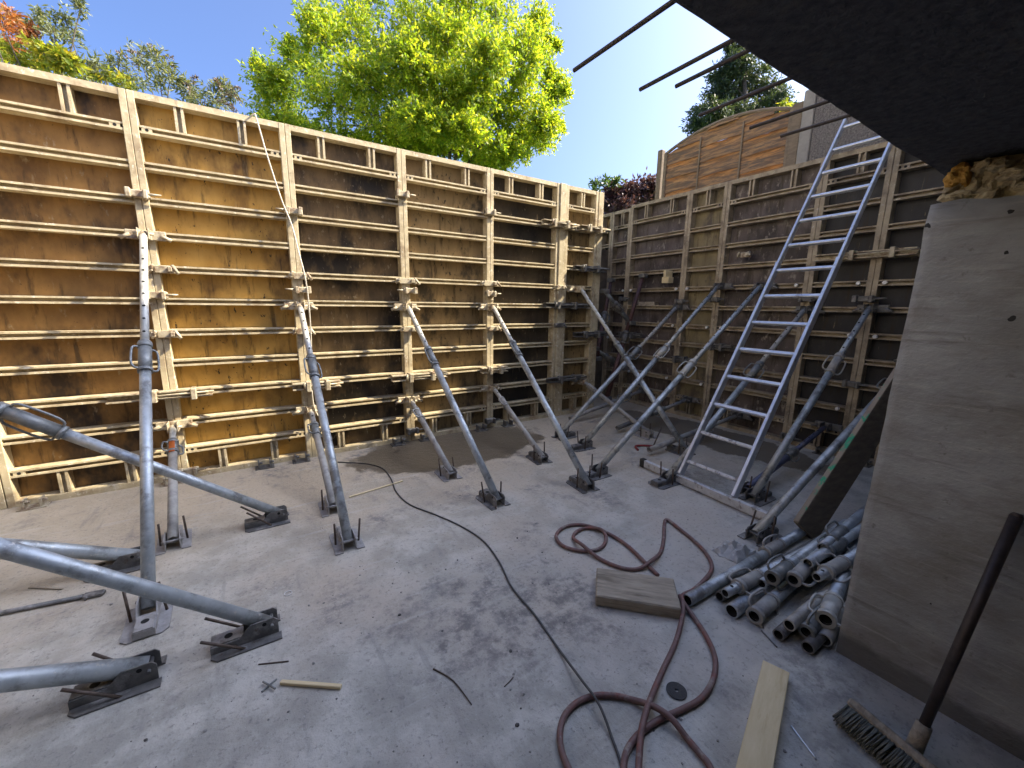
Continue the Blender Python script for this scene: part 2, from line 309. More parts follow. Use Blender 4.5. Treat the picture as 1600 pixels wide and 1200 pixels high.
# ------------------------------------------------------------------ clamps and small fittings
def wedge_clamp(w, a, z, label, m='clamp', wid=.16, flip=1, lean=.0):
    bm = B(); o = w.p(a, 0, z)
    box(bm, o, (-wid*.5, wid*.36), (.001, .05), (-.026, .026), w.ax*flip, w.n, ZU, bev=.006)
    box(bm, o, (-wid*.5, -wid*.3), (.01, .075), (-.034, .034), w.ax*flip, w.n, ZU, bev=.006)
    box(bm, o, (wid*.12, wid*.3), (.01, .07), (-.036, .03), w.ax*flip, w.n, ZU, bev=.006)
    rod(bm, o + w.n*.04 + w.ax*(flip*wid*.3), o + w.n*.04 + w.ax*(flip*wid*.78) + ZU*.004, .012, .005, 8)
    obj('wedge_clamp', bm, m, label=label, cat='clamp', group='clamps joining the formwork panels', loc=o)
def hook_plate(w, a, z, label, m='clamp', wid=.16):
    bm = B(); o = w.p(a, 0, z)
    box(bm, o, (-wid*.4, wid*.4), (.001, .022), (-.03, .028), w.ax, w.n, ZU, bev=.004); box(bm, o, (wid*.12, wid*.3), (.02, .05), (-.02, .02), w.ax, w.n, ZU, bev=.005)
    box(bm, o, (-wid*.62, -wid*.45), (.004, .05), (-.02, .02), w.ax, w.n, ZU, bev=.004)
    rod(bm, o + w.ax*(wid*.3) + w.n*.03 + ZU*.03, o + w.ax*(wid*.52) + w.n*.05 - ZU*.035, .013, n=8)
    rod(bm, o - w.ax*(wid*.6) + w.n*.03 - ZU*.03, o - w.ax*(wid*.4) + w.n*.06 + ZU*.03, .01, n=8)
    obj('hook_clamp', bm, m, label=label, cat='clamp', group='clamps joining the formwork panels', loc=o)
def long_clamp(w, a, z, label, m='clamp', l0=.24, l1=.24, spindle=True):
    t = thing('alignment_clamp', label, 'clamp', w.p(a, 0, z), 'clamps joining the formwork panels'); o = w.p(a, 0, z)
    bm = B(); prof = [(-.032, .002), (-.032, .07), (-.022, .07), (-.022, .014), (.022, .014), (.022, .07), (.032, .07), (.032, .002)]
    prism(bm, prof, o, ZU, w.n, w.ax, -l0, l1); obj('bar', bm, m, t)
    for s, q in ((-1, l0*.35), (1, l1*.45)):
        bm = B(); box(bm, o, (s*q-.02, s*q+.02), (.0, .105), (-.05, .045), w.ax, w.n, ZU, bev=.006); obj('jaw', bm, m, t)
    bm = B(); rod(bm, o + w.n*.088 - w.ax*(l0*.5), o + w.n*.088 + w.ax*(l1*1.08) + ZU*.01, .008, n=8)
    rod(bm, o + w.n*.088 - w.ax*(l0*.5) - ZU*.03, o + w.n*.088 - w.ax*(l0*.5) + ZU*.04, .012, n=8); obj('spindle', bm, m, t)
sA, sB, sC, sD, sE = -.599, .408, 1.415, 2.426, 3.48
def lz(px, py): return atY(px, py, 0)
wedge_clamp(LW, sA, lz(225, 305).z, 'small pale clamp directly above the head of the tallest left prop')
hook_plate(LW, sA+.08, lz(240, 420).z, 'pale plate clamp on the sunlit seam, beside the tallest prop near its head')
wedge_clamp(LW, sA+.02, lz(247, 461).z, 'pale wedge clamp with a rusty tip right of the tallest prop')
hook_plate(LW, sA+.04, lz(258, 522).z, 'pale hooked clamp right of the tallest prop, just above its collar')
long_clamp(LW, sA+.06, lz(290, 613).z, 'long pale alignment bar and clamp crossing behind the tallest prop', l0=.44, l1=.22)
wedge_clamp(LW, sA+.06, lz(292, 735).z, 'pale clamp low on the wall beside the orange-banded short prop')
wedge_clamp(LW, sB, lz(452, 330).z, 'pale clamp crossed by the hanging cable, high on its seam', flip=-1)
hook_plate(LW, sB+.03, lz(467, 431).z, 'pale hook clamp crossed by the hanging cable above the second prop head')
wedge_clamp(LW, sB+.02, lz(470, 453).z, 'pale clamp immediately above the second long prop head', flip=-1)
hook_plate(LW, sB+.02, lz(474, 517).z, 'pale hook clamp behind the second long prop below its head')
long_clamp(LW, sB+.08, lz(490, 601).z, 'long pale clamp behind the second long prop below its collar', l0=.2, l1=.22)
wedge_clamp(LW, sC, lz(632, 305).z, 'small pale clamp high on the seam below the tree centre')
hook_plate(LW, sC+.02, lz(634, 439).z, 'pale hook clamp, upper of two above the third long prop', wid=.22)
wedge_clamp(LW, sC+.02, lz(634, 454).z, 'pale wedge clamp, lower of two above the third long prop', flip=-1)
hook_plate(LW, sC+.02, lz(637, 514).z, 'pale hook clamp just below the third long prop head')
long_clamp(LW, sC+.1, lz(645, 588).z, 'long pale clamp behind the third long prop near its collar', l0=.3, l1=.32)
wedge_clamp(LW, sC+.02, lz(641, 672).z, 'grey clamp at floor level below the third short prop head', 'clamp_dark')
wedge_clamp(LW, sD-.01, lz(767, 333).z, 'small pale clamp high on the seam left of the blackish panel')
hook_plate(LW, sD, lz(767, 443).z, 'pale hook clamp, upper of two above the fourth long prop', wid=.22)
wedge_clamp(LW, sD, lz(766, 459).z, 'pale wedge clamp, lower of two above the fourth long prop')
hook_plate(LW, sD+.04, lz(768, 513).z, 'pale hook clamp below the fourth long prop head')
long_clamp(LW, sD+.02, lz(768, 577).z, 'curved grey clamp behind the fourth long prop, below its seam middle', l0=.16, l1=.2)
wedge_clamp(LW, sD, lz(765, 656).z, 'grey clamp at floor level below the fourth short prop head', 'clamp_dark')
long_clamp(LW, 3.38, lz(870, 351).z, 'pale clamp bar across the top of the filler post', l0=.24, l1=.28)
long_clamp(LW, 3.95, lz(918, 358).z, 'pale clamp bar at the end of the sunlit wall, next to the filler post clamp', l0=.2, l1=.27)
long_clamp(LW, 3.9, lz(915, 420).z, 'dark clamp bar on the last narrow panel, second down at the corner', 'clamp_dark', l0=.22, l1=.34)
hook_plate(LW, 3.47, lz(872, 449).z, 'pale hook clamp low in the sunlit part of the filler post')
long_clamp(LW, 3.5, lz(878, 477).z, 'dark clamp bar across the middle of the filler post', 'clamp_dark', l0=.3, l1=.4)
hook_plate(LW, 3.48, lz(872, 508).z, 'dark hook clamp on the shaded filler post', 'clamp_dark')
long_clamp(LW, 4.0, lz(915, 522).z, 'dark clamp bar beside the corner post halfway down', 'clamp_dark', l0=.28, l1=.3)
long_clamp(LW, 3.6, lz(890, 590).z, 'dark clamp bar across the foot of the filler post', 'clamp_dark', l0=.32, l1=.3)
def rz(px, py): p = atX(px, py, 5.02); return -p.y, p.z
def rw(f, px, py, label, *a, **k): b, z = rz(px, py); f(RW, b, z, label, *a, **k)
rw(wedge_clamp, 944, 362, 'grey clamp high in the shaded corner beside the sunlit end post', 'clamp')
rw(wedge_clamp, 977, 467, 'grey clamp on the first shaded seam near the rusty brace', 'clamp_dark')
rw(long_clamp, 985, 523, 'dark clamp bar behind the rusty corner braces', 'clamp_dark')
rw(wedge_clamp, 1066, 471, 'dark clamp above the head of the leftmost shaded-wall prop', 'clamp_dark')
rw(long_clamp, 1064, 561, 'dark clamp bar behind the collar of the second shaded-wall prop', 'clamp_dark', l0=.12, l1=.2)
rw(long_clamp, 1120, 541, 'dark clamp bar behind the left ladder rail', 'clamp_dark', l0=.1, l1=.22)
rw(wedge_clamp, 1120, 468, 'dark clamp just below the head of the second shaded-wall prop', 'clamp_dark')
rw(hook_plate, 1166, 398, 'loose grey clamp lying against the panel left of the ladder', 'clamp', wid=.14)
rw(long_clamp, 1372, 397, 'long pale steel bar clamped across the seams behind the ladder', 'clamp', l0=.5, l1=.28)
rw(wedge_clamp, 1265, 467, 'dark clamp above the prop head behind the ladder rungs', 'clamp_dark')
rw(wedge_clamp, 1355, 467, 'dark clamp above the prop head next to the pillar', 'clamp_dark', wid=.2)
rw(wedge_clamp, 1335, 600, 'dark clamp on the last shaded seam, beside the leaning board', 'clamp_dark')
rw(wedge_clamp, 1235, 682, 'dark clamp near the floor behind the right ladder rail', 'clamp_dark')
for px, py, lab in ((60, 782, 'far left, in a patch of sun'), (273, 742, 'under the orange-banded short prop'), (412, 712, 'between the first two prop pairs'), (470, 716, 'under the second short prop'), (618, 688, 'left of the third short prop'), (662, 682, 'right of the third short prop'), (748, 668, 'left of the fourth seam'), (792, 662, 'right of the fourth seam'), (1302, 700, 'left of the leaning board'), (1352, 720, 'between the leaning board and the pillar')):
    w = LW if px < 900 else RW; p = atZ(px, py, .02); a = p.x if w is LW else -p.y
    bm = B(); o = w.p(a, .05, 0)
    box(bm, o, (-.075, .075), (-.045, .06), (.001, .009), w.ax, w.n, ZU)
    for s in (-.045, .045):
        box(bm, o, (s-.006, s+.006), (-.03, .05), (.009, .07), w.ax, w.n, ZU); rod(bm, o + w.ax*s + w.n*.02 + ZU*.05, o + w.ax*(s+.03) + w.n*.02 + ZU*.052, .012, n=8)
    obj('floor_clip', bm, 'clamp' if px < 300 else 'clamp_dark', label='small steel floor clip at the wall base, '+lab, cat='clip', group='floor clips along the formwork', loc=o)

# timber bits on the shaded wall
b_, z_ = rz(1047, 438); bm = B(); o = RW.p(b_, .05, z_)
box(bm, o, (-.055, .055), (-.05, .06), (-.04, .04), RW.ax, RW.n, ZU, bev=.003); box(bm, o, (-.02, .02), (-.07, .08), (.041, .13), RW.ax, RW.n, ZU, bev=.004)
obj('timber_offcut', bm, 'new_wood', label='small yellow timber offcut stuck on a rib of the shaded wall', cat='timber', loc=o)
b_, z_ = rz(1010, 474); bm = B(); o = RW.p(b_, -.03, z_-.01); box(bm, o, (-.15, .15), (-.06, .03), (-.032, .032), RW.ax, RW.n, ZU, bev=.003)
obj('timber_batten', bm, 'old_wood', label='short pale timber batten lying on a rib in the shaded corner', cat='timber', loc=o)

# ------------------------------------------------------------------ push-pull props
def make_handle(parent, c, d, L, r, m, ang=0):
    """two bent-rod handles on opposite sides of a collar"""
    u, v = perp(d); side = (u*math.cos(ang) + v*math.sin(ang)).normalized()
    for s in (1, -1):
        q = side*s; bm = B()
        pts = [c - d*(L*.42) + q*(r*.9), c - d*(L*.40) + q*(r+.026), c - d*(L*.2) + q*(r+.038), c + d*(L*.25) + q*(r+.034), c + d*(L*.38) + q*(r+.022), c + d*(L*.4) + q*(r*.9)]
        sweep(bm, pts, .0065, 7, smooth_path=4); obj('handle', bm, m, parent)
def make_collar(parent, c, d, ro, m, L=.2, ang=.6, handles=True):
    bm = B(); R = ro*1.2
    rod(bm, c - d*L*.5, c + d*L*.5, R, n=18)
    rod(bm, c - d*(L*.5+.004), c - d*(L*.5-.018), R*1.12, n=18); rod(bm, c + d*(L*.5-.018), c + d*(L*.5+.014), R*1.13, n=18)
    rod(bm, c + d*(L*.5+.014), c + d*(L*.5+.026), R*1.02, n=18)
    o = obj('collar', bm, m, parent)
    if handles: make_handle(o, c, d, L, R, m, ang)
    return o
def make_foot(parent, f, hd, m, flip=False, tall=.1, lean=.01):
    """floor bracket: channel with cheeks, two flanges, driven spikes; hd = horizontal direction to the wall"""
    fx = -hd if flip else hd; s = ZU.cross(fx).normalized(); o = Vector((f.x, f.y, 0)); bm = B()
    cheek = [(-.065, .008), (-.065, tall-.015), (-.05, tall), (.04, tall), (.085, .04), (.19, .04), (.19, .008)]
    for q in (-.039, .034): prism(bm, cheek, o, fx, ZU, s, q, q+.006)
    prism(bm, [(.07, .041), (.07, .047), (.188, .047), (.188, .041)], o, fx, ZU, s, -.034, .034)
    prism(bm, [(.184, .008), (.184, .041), (.19, .041), (.19, .008)], o, fx, ZU, s, -.034, .034)
    for q0, q1 in ((-.086, -.04), (.04, .086)):
        pr = [(-.075, q0 if q0 < 0 else q0), (-.075, q1), (.165, q1), (.19, q1 - (.025 if q1 > .05 else 0)), (.19, q0 + (.025 if q0 < -.05 else 0)), (.165, q0)]
        prism(bm, pr, o, fx, s, ZU, .001, .008)
    u = fx*.125 + ZU*.0473
    rod(bm, o + u - ZU*.001, o + u + ZU*.0006, .016, n=12, mi=1)
    rod(bm, o - fx*.04 - s*.054 + ZU*.055, o - fx*.04 + s*.054 + ZU*.055, .008, n=8)
    for q in (-.0391, .0401): rod(bm, o - fx*.012 + s*q + ZU*.07, o - fx*.012 + s*(q+(.0006 if q > 0 else -.0006)) + ZU*.07, .009, n=10, mi=1)
    ft = obj('foot_bracket', bm, [m, 'hole'], parent)
    for q, e in ((-.066, random.uniform(-.05, .05)), (.066, random.uniform(-.05, .05))):
        bm = B(); b0 = o + fx*(.04+e*.5) + s*q; tip = b0 + ZU*random.uniform(.15, .18)*(1 if lean < .05 else .8) + fx*(lean + random.uniform(-.02, .02)) + s*e*.4
        rod(bm, b0, tip, .0062, n=8); obj('spike', bm, 'spike', ft)
def prop(label, foot, head, w, collar=None, ro=.029, ri=.0235, mo='galv', mi='galv', mc='cast', mf='bracket', flip=False, ang=.6, cat='prop', group='push-pull props bracing the formwork', band=False, headm='clamp', hl=.2, feet=True, tall=.088, lean=.01):
    t = thing('push_pull_prop', label, cat, Vector((foot.x, foot.y, 0)), group)
    d = (head-foot).normalized(); hd = Vector((d.x, d.y, 0)).normalized(); Lg = (head-foot).length
    k = frac(foot, head, *collar) if isinstance(collar, tuple) else (collar or .5)
    cc = foot + d*(Lg*k)
    bm = B(); pipe(bm, foot - d*.03, cc - d*.02, ro, ro-.005, 20); obj('outer_tube', bm, mo, t)
    bm = B(); rod(bm, cc - d*.05, head - d*.03, ri, n=18); up = d.cross(hd.cross(ZU)).normalized()
    x = .2
    while k*Lg + x < Lg - .1:
        c = cc + d*x
        for ax_ in (up, ): rod(bm, c - ax_*(ri+.0008), c + ax_*(ri+.0008), .0085, n=8, mi=1)
        x += .11
    obj('inner_tube', bm, [mi, 'hole'], t)
    col = make_collar(t, cc, d, ro, mc, hl, ang)
    if band:
        bm = B(); 
        u_, v_ = perp(d); tc = (CAM-cc); tc = (tc - d*tc.dot(d)).normalized(); sd_ = d.cross(tc); rr = ro*1.2+.0015; pv = None
        for q in range(7):
            an = (-.75 + 1.1*q/6); w_ = tc*math.cos(an)*rr + sd_*math.sin(an)*rr; vs_ = [bm.verts.new(cc - d*(.09 if q % 2 else .078) + w_), bm.verts.new(cc + d*(.05 if q % 3 else .058) + w_)]
            if pv: bm.faces.new((pv[0], vs_[0], vs_[1], pv[1]))
            pv = vs_
        bmesh.ops.solidify(bm, geom=list(bm.faces), thickness=-.001); obj('orange_band', bm, 'orange_paint', col, label='orange painted band on the collar')
    # head: wall plate, fork lugs, bolt
    bm = B(); wp = head - w.n*head.dot(w.n) + w.n*w.o.dot(w.n)
    box(bm, wp, (-.12, .12), (.001, .03), (-.035, .035), w.ax, w.n, ZU, bev=.005)
    dist = (head-wp).dot(w.n)
    for s in (-.036, .027): box(bm, wp, (s, s+.009), (.02, dist+.03), (-.04, .04), w.ax, w.n, ZU, bev=.004)
    for s in (-1, 1):
        rod(bm, wp + w.ax*(s*.09) + w.n*.03 + ZU*.0, wp + w.ax*(s*.15) + w.n*.02 - ZU*.03, .014, n=8)
    rod(bm, head - w.ax*.06, head + w.ax*.06, .011, n=10)
    rod(bm, head - d*.05, head + d*.012, ri*.9, n=12)
    obj('head_bracket', bm, headm, t)
    if feet: make_foot(t, foot, hd, mf, flip, tall, lean)
    return t
OFF = .11
def LP(label, f, h, c, **k): prop(label, atZ(*f, .065), atY(*h, -OFF), LW, c, **k)
def RP(label, f, h, c, **k): prop(label, atZ(*f, .065), atX(*h, 5.02-OFF), RW, c, headm='clamp_dark', **k)
LP('tallest long grey prop of the sunlit wall, crossed by the two left-hand props', (232, 940), (224, 365), (228, 560), mi='galv_light', flip=True, mf='bracket_pale')
LP('second long prop from the left on the sunlit wall, the cable hanging at its head', (543, 838), (469, 478), (488, 575), mi='galv_light', mf='bracket_pale')
LP('third long prop of the sunlit wall, leaning below the tree centre', (775, 775), (638, 480), (677, 558), mi='galv_light')
LP('fourth long prop of the sunlit wall, ending beside a shaded-wall prop foot', (916, 752), (771, 480), (810, 545), mi='galv_light', mf='bracket')
LP('long prop on the last narrow panel, crossing the shaded-wall props', (1070, 700), (908, 452), (975, 545), mo='galv', mi='galv_light')
LP('orange-banded short prop behind the tallest left prop', (270, 838), (270, 668), (268, 700), ro=.028, mo='galv_dusty', mi='galv_light', mc='cast', mf='bracket_pale', band=True, hl=.13)
LP('short prop close behind the second long prop of the sunlit wall', (520, 785), (486, 643), (495, 672), ro=.028, mo='galv_dusty', mi='galv_dusty', mc='cast', mf='bracket_pale', hl=.15)
LP('short prop with a pale looped collar, left of the third long prop', (703, 735), (643, 627), (655, 648), ro=.028, mo='galv_dusty', mi='galv_dusty', mc='galv_light', mf='bracket_pale', hl=.15)
LP('short prop left of the fourth long prop, foot beside the wet patch', (846, 711), (772, 608), (788, 630), ro=.028, mo='galv_dusty', mi='galv_dusty', mc='galv_dusty', hl=.15)
LP('short dusty prop on the last narrow panel, crossing under the shaded-wall props', (1012, 675), (913, 597), (925, 607), ro=.027, mo='galv_dusty', mi='galv_dusty', mc='galv_dusty', mf='bracket_pale', hl=.13)
f1 = W(.04, 1.294, .07)
def SP(label, f, through, k, **kw):
    q = atY(*through, f.y); d = (q-f); s = (-1.95+OFF-f.x)/d.x; prop(label, f, f+d*s, SW, k, lean=.14, **kw)
SP('long dark prop rising to the left edge behind the tallest prop', atZ(432, 800, .065), (0, 640), (55, 655), mi='blue_steel', mo='galv', ang=1.3, hl=.26)
SP('long galvanised prop in front of the tallest prop, leaving the left edge', atZ(408, 970, .065), (0, 856), .62)
SP('short dark prop lying low between the two long left-hand props', atZ(205, 868, .06), (0, 852), .75, ro=.036)
SP('short galvanised prop at the lower left corner, nearest its floor bracket', atZ(215, 1042, .06), (0, 1064), .75, ro=.036)
RP('leftmost long prop of the shaded wall, its foot hidden by another prop', (877, 676), (1057, 480), (991, 551), mi='galv_dusty', mf='bracket')
RP('second long prop of the shaded wall, with pale looped collar', (915, 690), (1122, 447), (1029, 547), mc='galv_light', flip=True, ang=0)
RP('third long prop of the shaded wall, its foot next to the sunlit-wall prop', (937, 731), (1188, 447), (1068, 573), mc='galv_light', flip=True)
RP('long prop behind the ladder rungs', (1046, 742), (1257, 484), (1172, 577), mi='galv_dusty', flip=True)
RP('long prop at the right of the ladder, head beside the pillar', (1180, 770), (1358, 482), (1290, 565), mi='galv', mc='galv_dusty')
RP('long prop right of the ladder beside the leaning board', (1184, 829), (1428, 563), .8)
RP('short dark prop low in the far corner, leftmost on the shaded wall', (893, 653), (1002, 611), .72, ro=.028, mo='galv_dusty', mi='galv_dusty', mf='bracket', feet=False)
RP('short dark prop with open end beside the dusty short prop', (967, 668), (1072, 625), .55, ro=.028, mo='bracket', mi='galv_dusty', feet=False)
RP('short grey prop with open end under the crowbar-side long prop', (1017, 702), (1150, 650), .6, ro=.029, mo='galv_dusty', mi='galv_dusty', feet=False)
RP('short blue prop low behind the right ladder rail', (1172, 760), (1288, 668), (1240, 714), ro=.029, mo='blue_steel', mi='blue_steel', mc='cast', hl=.15)
# rusty corner braces
def brace(label, p0, p1, r, mm, pieces=True, wide=None):
    t = thing('corner_brace', label, 'brace', p0, 'rusty braces in the corner'); d = (p1-p0).normalized(); L = (p1-p0).length
    bm = B(); rod(bm, p0, p0 + d*L*.5, r, n=14); obj('outer_tube', bm, mm, t)
    bm = B(); rod(bm, p0 + d*L*.5, p1, r*.8, n=14); obj('inner_tube', bm, mm, t)
    make_collar(t, p0 + d*L*.5, d, r, 'clamp_dark', .16, .3)
    bm = B(); box(bm, p1, (-.05, .05), (-.05, .05), (-.03, .03), Vector((0, 1, 0)), Vector((1, 0, 0)), ZU, bev=.008); obj('end_bracket', bm, 'clamp_dark', t)
    bm = B(); box(bm, p0, (-.06, .06), (-.06, .06), (-.03, .03), Vector((0, 1, 0)), Vector((1, 0, 0)), ZU, bev=.008); obj('end_bracket', bm, 'clamp_dark', t)
brace('long purple rusty brace slanting down the dark corner', atX(948, 622, 4.45), atX(1005, 431, 4.95), .036, 'rust')
brace('short rusty brace leaning against the corner post', atX(932, 560, 4.3), atX(955, 438, 4.85), .034, 'rust')
brace('short grey-green brace slanting rightward in the corner at mid height', atX(985, 505, 4.8), atX(945, 455, 4.3), .034, 'cast')
brace('lower grey brace slanting rightward in the dark corner', atX(975, 575, 4.8), atX(930, 545, 4.3), .032, 'cast')

# ------------------------------------------------------------------ ladder with stabiliser bar
lb0, lb1 = W(3.04, 2.27, .075), W(3.015, 2.755, .075); lt0, lt1 = W(5.215, 2.27, 3.36), W(5.2, 2.765, 3.36)
dl = (lt0-lb0).normalized(); sl = (lb1-lb0).normalized(); nl = sl.cross(dl).normalized()
t = thing('ladder', 'bare aluminium ladder leaning on the shaded wall, standing on a stabiliser bar', 'ladder', lb0)
for b0 in (lb0, lb1):
    bm = B(); Lx = (lt0-lb0).length
    box(bm, b0, (-.014, .014), (-.032, .032), (0, Lx*.56), sl, nl, dl, bev=.004); box(bm, b0, (-.011, .011), (-.027, .027), (Lx*.56+.006, Lx), sl, nl, dl, bev=.003)
    box(bm, b0, (-.0145, .0145), (-.0325, .0325), (Lx*.555, Lx*.56), sl, nl, dl)
    obj('rail', bm, 'alu', t)
zs = .185
while zs < 3.3:
    q = (zs-lb0.z)/dl.z; p0, p1 = lb0 + dl*q, lb1 + dl*q; bm = B(); e = (p1-p0).normalized()
    box(bm, p0 + e*.0145, (0, (p1-p0).length-.029), (-.016, .016), (-.014, .014), e, nl, dl, bev=.004); obj('rung', bm, 'alu_dusty' if zs < .6 else 'alu', t); zs += .2375
bm = B(); s0, s1 = W(3.05, 1.885, .045), W(2.985, 3.02, .045); ds = (s1-s0).normalized(); ns = ds.cross(ZU)
box(bm, s0, (0, (s1-s0).length), (-.02, .02), (-.036, .03), ds, ns, ZU, bev=.004); sb = obj('stabiliser_bar', bm, 'alu_dusty', t)
for p, sgn in ((s0, -1), (s1, 1)):
    bm = B(); box(bm, p, (0, sgn*.05), (-.026, .026), (-.044, .036), ds, ns, ZU, bev=.006); obj('rubber_foot', bm, 'rubber', sb)

# ------------------------------------------------------------------ concrete pillar, slab, building
t = thing('concrete_pillar', 'rough grey concrete wall end carrying the dark slab on the right', 'pillar', W(2.07, 3.75, 0))
bm = B(); nb, nz_ = 26, 24
def pface(x, flipn):
    g = []
    for i in range(nb+1):
        row = []
        for j in range(nz_+1):
            z = 1.86*j/nz_; b0 = 3.752 + .03*(z/1.86)**1.3; b = b0 + (8.4-b0)*(i/nb)**1.6
            p = W(x, b, z); n = mnoise.noise(p*1.7)*.012 + mnoise.noise(p*6)*.004
            if j == nz_: p.z += mnoise.noise(p*9)*.02
            if i == 0: p.y += mnoise.noise(Vector((0, 0, z*7)))*.008
            p.x += n; row.append(bm.verts.new(p))
        g.append(row)
    for i in range(nb):
        for j in range(nz_):
            f = bm.faces.new((g[i][j], g[i+1][j], g[i+1][j+1], g[i][j+1])); f.smooth = True
    return g
ga = pface(2.075, 0); gb = pface(2.42, 1)
for j in range(nz_): bm.faces.new((ga[0][j], ga[0][j+1], gb[0][j+1], gb[0][j]))
for i in range(nb): bm.faces.new((ga[i][nz_], ga[i+1][nz_], gb[i+1][nz_], gb[i][nz_]))
bmesh.ops.recalc_face_normals(bm, faces=bm.faces); pil = obj('concrete_body', bm, 'pillar', t)
def lumps(spec, m, name, parent, label=None):
    bm = B()
    for c, r in spec:
        res = bmesh.ops.create_icosphere(bm, subdivisions=4, radius=1.0)
        off = Vector((random.random()*50, 0, 0))
        for v in res['verts']:
            q = v.co.copy(); k = 1 + .4*mnoise.noise(q*1.3+off) + .2*mnoise.noise(q*2.6+off) + .1*mnoise.noise(q*6+off)
            v.co = Vector((q.x*r[0], q.y*r[1], q.z*r[2]))*k + c
    return obj(name, bm, m, parent, label=label)
bm = B(); nu, nv = 30, 10; g = []
for i in range(nu+1):
    row = []; b = 3.795 + .33*i/nu; top = 2.0 if i < 20 else 2.0 - .14*((i-20)/10)**1.2
    for j in range(nv+1):
        z = 1.855 + (top-1.855)*j/nv; p = W(2.085, b, z); q = Vector((b*16, z*16, 3.7))
        p.x += .03*mnoise.noise(q) + .022*mnoise.noise(q*2.3) + .012*mnoise.noise(q*5) + .05*(j/nv) + (.05 if i == 0 else 0); p.y += .014*mnoise.noise(q*1.7+Vector((9, 0, 0)))
        row.append(bm.verts.new(p))
    g.append(row)
for i in range(nu):
    for j in range(nv): bm.faces.new((g[i][j], g[i+1][j], g[i+1][j+1], g[i][j+1]))
bk = [bm.verts.new(W(2.42, 3.83, 1.855)), bm.verts.new(W(2.42, 3.83, 2.0))]
bm.faces.new([g[0][j] for j in range(nv+1)] + bk[::-1])
bmesh.ops.recalc_face_normals(bm, faces=bm.faces); obj('mortar_rubble', bm, 'mortar', t, label='crumbly yellowish mortar on top')
sp = [(W(2.11, 3.885, 1.975), (.03, .026, .02)), (W(2.10, 3.92, 1.965), (.026, .028, .02)), (W(2.1, 3.965, 1.93), (.03, .04, .02)), (W(2.1, 4.03, 1.885), (.03, .06, .018)), (W(2.09, 3.84, 1.885), (.025, .04, .016))]
for c_, r_ in sp: lumps([(c_, r_)], 'mortar', 'mortar_lump', t)
lumps([(W(2.12, 3.83, 1.955), (.05, .035, .04))], 'brick', 'broken_brick', t, 'ochre broken brick piece')

t = thing('building', 'dark building slab overhead at the upper right with rods sticking out', 'building', W(2, 4, 2.0))
bm = B(); pv = None
for i in range(371):
    x = -4.5 + i*.05; n1 = mnoise.noise(Vector((x*2.1, 0, 0)))*.007 + mnoise.noise(Vector((x*9, 3, 0)))*.004; n2 = mnoise.noise(Vector((x*3, 7, 0)))*.006
    vs_ = [bm.verts.new((x, -12, 2.004)), bm.verts.new((x, -3.80, 2.004)), bm.verts.new((x, -3.752+n1, 2.006)), bm.verts.new((x, -3.738+n1, 2.018+n2)), bm.verts.new((x, -3.738, 2.3)), bm.verts.new((x, -12, 2.3))]
    if pv:
        for q in range(6): bm.faces.new((pv[q], vs_[q], vs_[(q+1) % 6], pv[(q+1) % 6]))
    pv = vs_
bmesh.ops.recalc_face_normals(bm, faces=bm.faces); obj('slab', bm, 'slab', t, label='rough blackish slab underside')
bm = B(); prism(bm, [(.2, 2.3), (.2, 2.75), (7.0, 9.12), (11.6, 9.12), (11.6, 2.3)], Vector((0, 0, 0)), Vector((1, 0, 0)), ZU, Vector((0, 1, 0)), -12, -3.95); wl = obj('wall', bm, 'unseen_render_wall', t)  # unseen storeys added above the slab, profile shaped to shade the pit floor
for k in range(2):
    for z0 in (3.2, 5.8):
        bm = B(); x0 = 6.6 + k*2.6; box(bm, Vector((x0, -3.95, z0)), (0, 1.1), (-.02, .03), (0, 1.3)); wf_ = obj('window', bm, 'white_plastic', t)
        bm = B(); box(bm, Vector((x0, -3.95, z0)), (.07, 1.03), (.03, .034), (.07, 1.23)); obj('pane', bm, 'glass', wf_)
bm = B(); prism(bm, [(.1, 2.80), (7.0, 9.27), (11.7, 9.27), (11.7, 9.13), (7.04, 9.13), (.1, 2.66)], Vector((0, 0, 0)), Vector((1, 0, 0)), ZU, Vector((0, 1, 0)), -12, -3.97); obj('roof', bm, 'roof_tile', t)
for q0, q1 in (((1026, 24), (897, 110)), ((1118, 73), (1000, 140)), ((1165, 100), (1056, 135)), ((1222, 131), (1093, 180)), ((1296, 173), (1172, 200)), ((1322, 187), (1220, 213))):
    p1 = atZ(*q1, 2.03); bm = B(); rod(bm, Vector((p1.x + .004, -3.9, 2.03)), p1, .0048, n=10)
    obj('rebar', bm, 'rebar', t)

t = thing('bounce_house', 'added unseen cream building with a tiled roof, bouncing sunlight into the pit', 'bounce_house', Vector((-9.5, -3, 2.4)))  # added building outside the view, its sunlit wall bounces light into the pit
bm = B(); prism(bm, [(-13.5, 2.4), (7, 2.4), (7, 7.4), (-13.5, 7.4)], Vector((-11.5, 0, 0)), Vector((0, 1, 0)), ZU, Vector((1, 0, 0)), 0, 4); obj('wall', bm, 'cream_bounce_wall', t)
for y in (-11.5, -8, -4.5, -1, 2.5):
    for z0 in (3.1, 5.6):
        bm = B(); box(bm, Vector((-7.5, y, z0)), (-.03, .03), (0, 1.0), (0, 1.2)); wf_ = obj('window', bm, 'white_plastic', t)
        bm = B(); box(bm, Vector((-7.5, y, z0)), (.03, .034), (.07, .93), (.07, 1.13)); obj('pane', bm, 'glass', wf_)
bm = B(); prism(bm, [(-7.2, 7.4), (-11.8, 7.4), (-9.5, 9.6)], Vector((0, 0, 0)), Vector((1, 0, 0)), ZU, Vector((0, 1, 0)), -13.8, 7.3); obj('roof', bm, 'roof_tile', t)

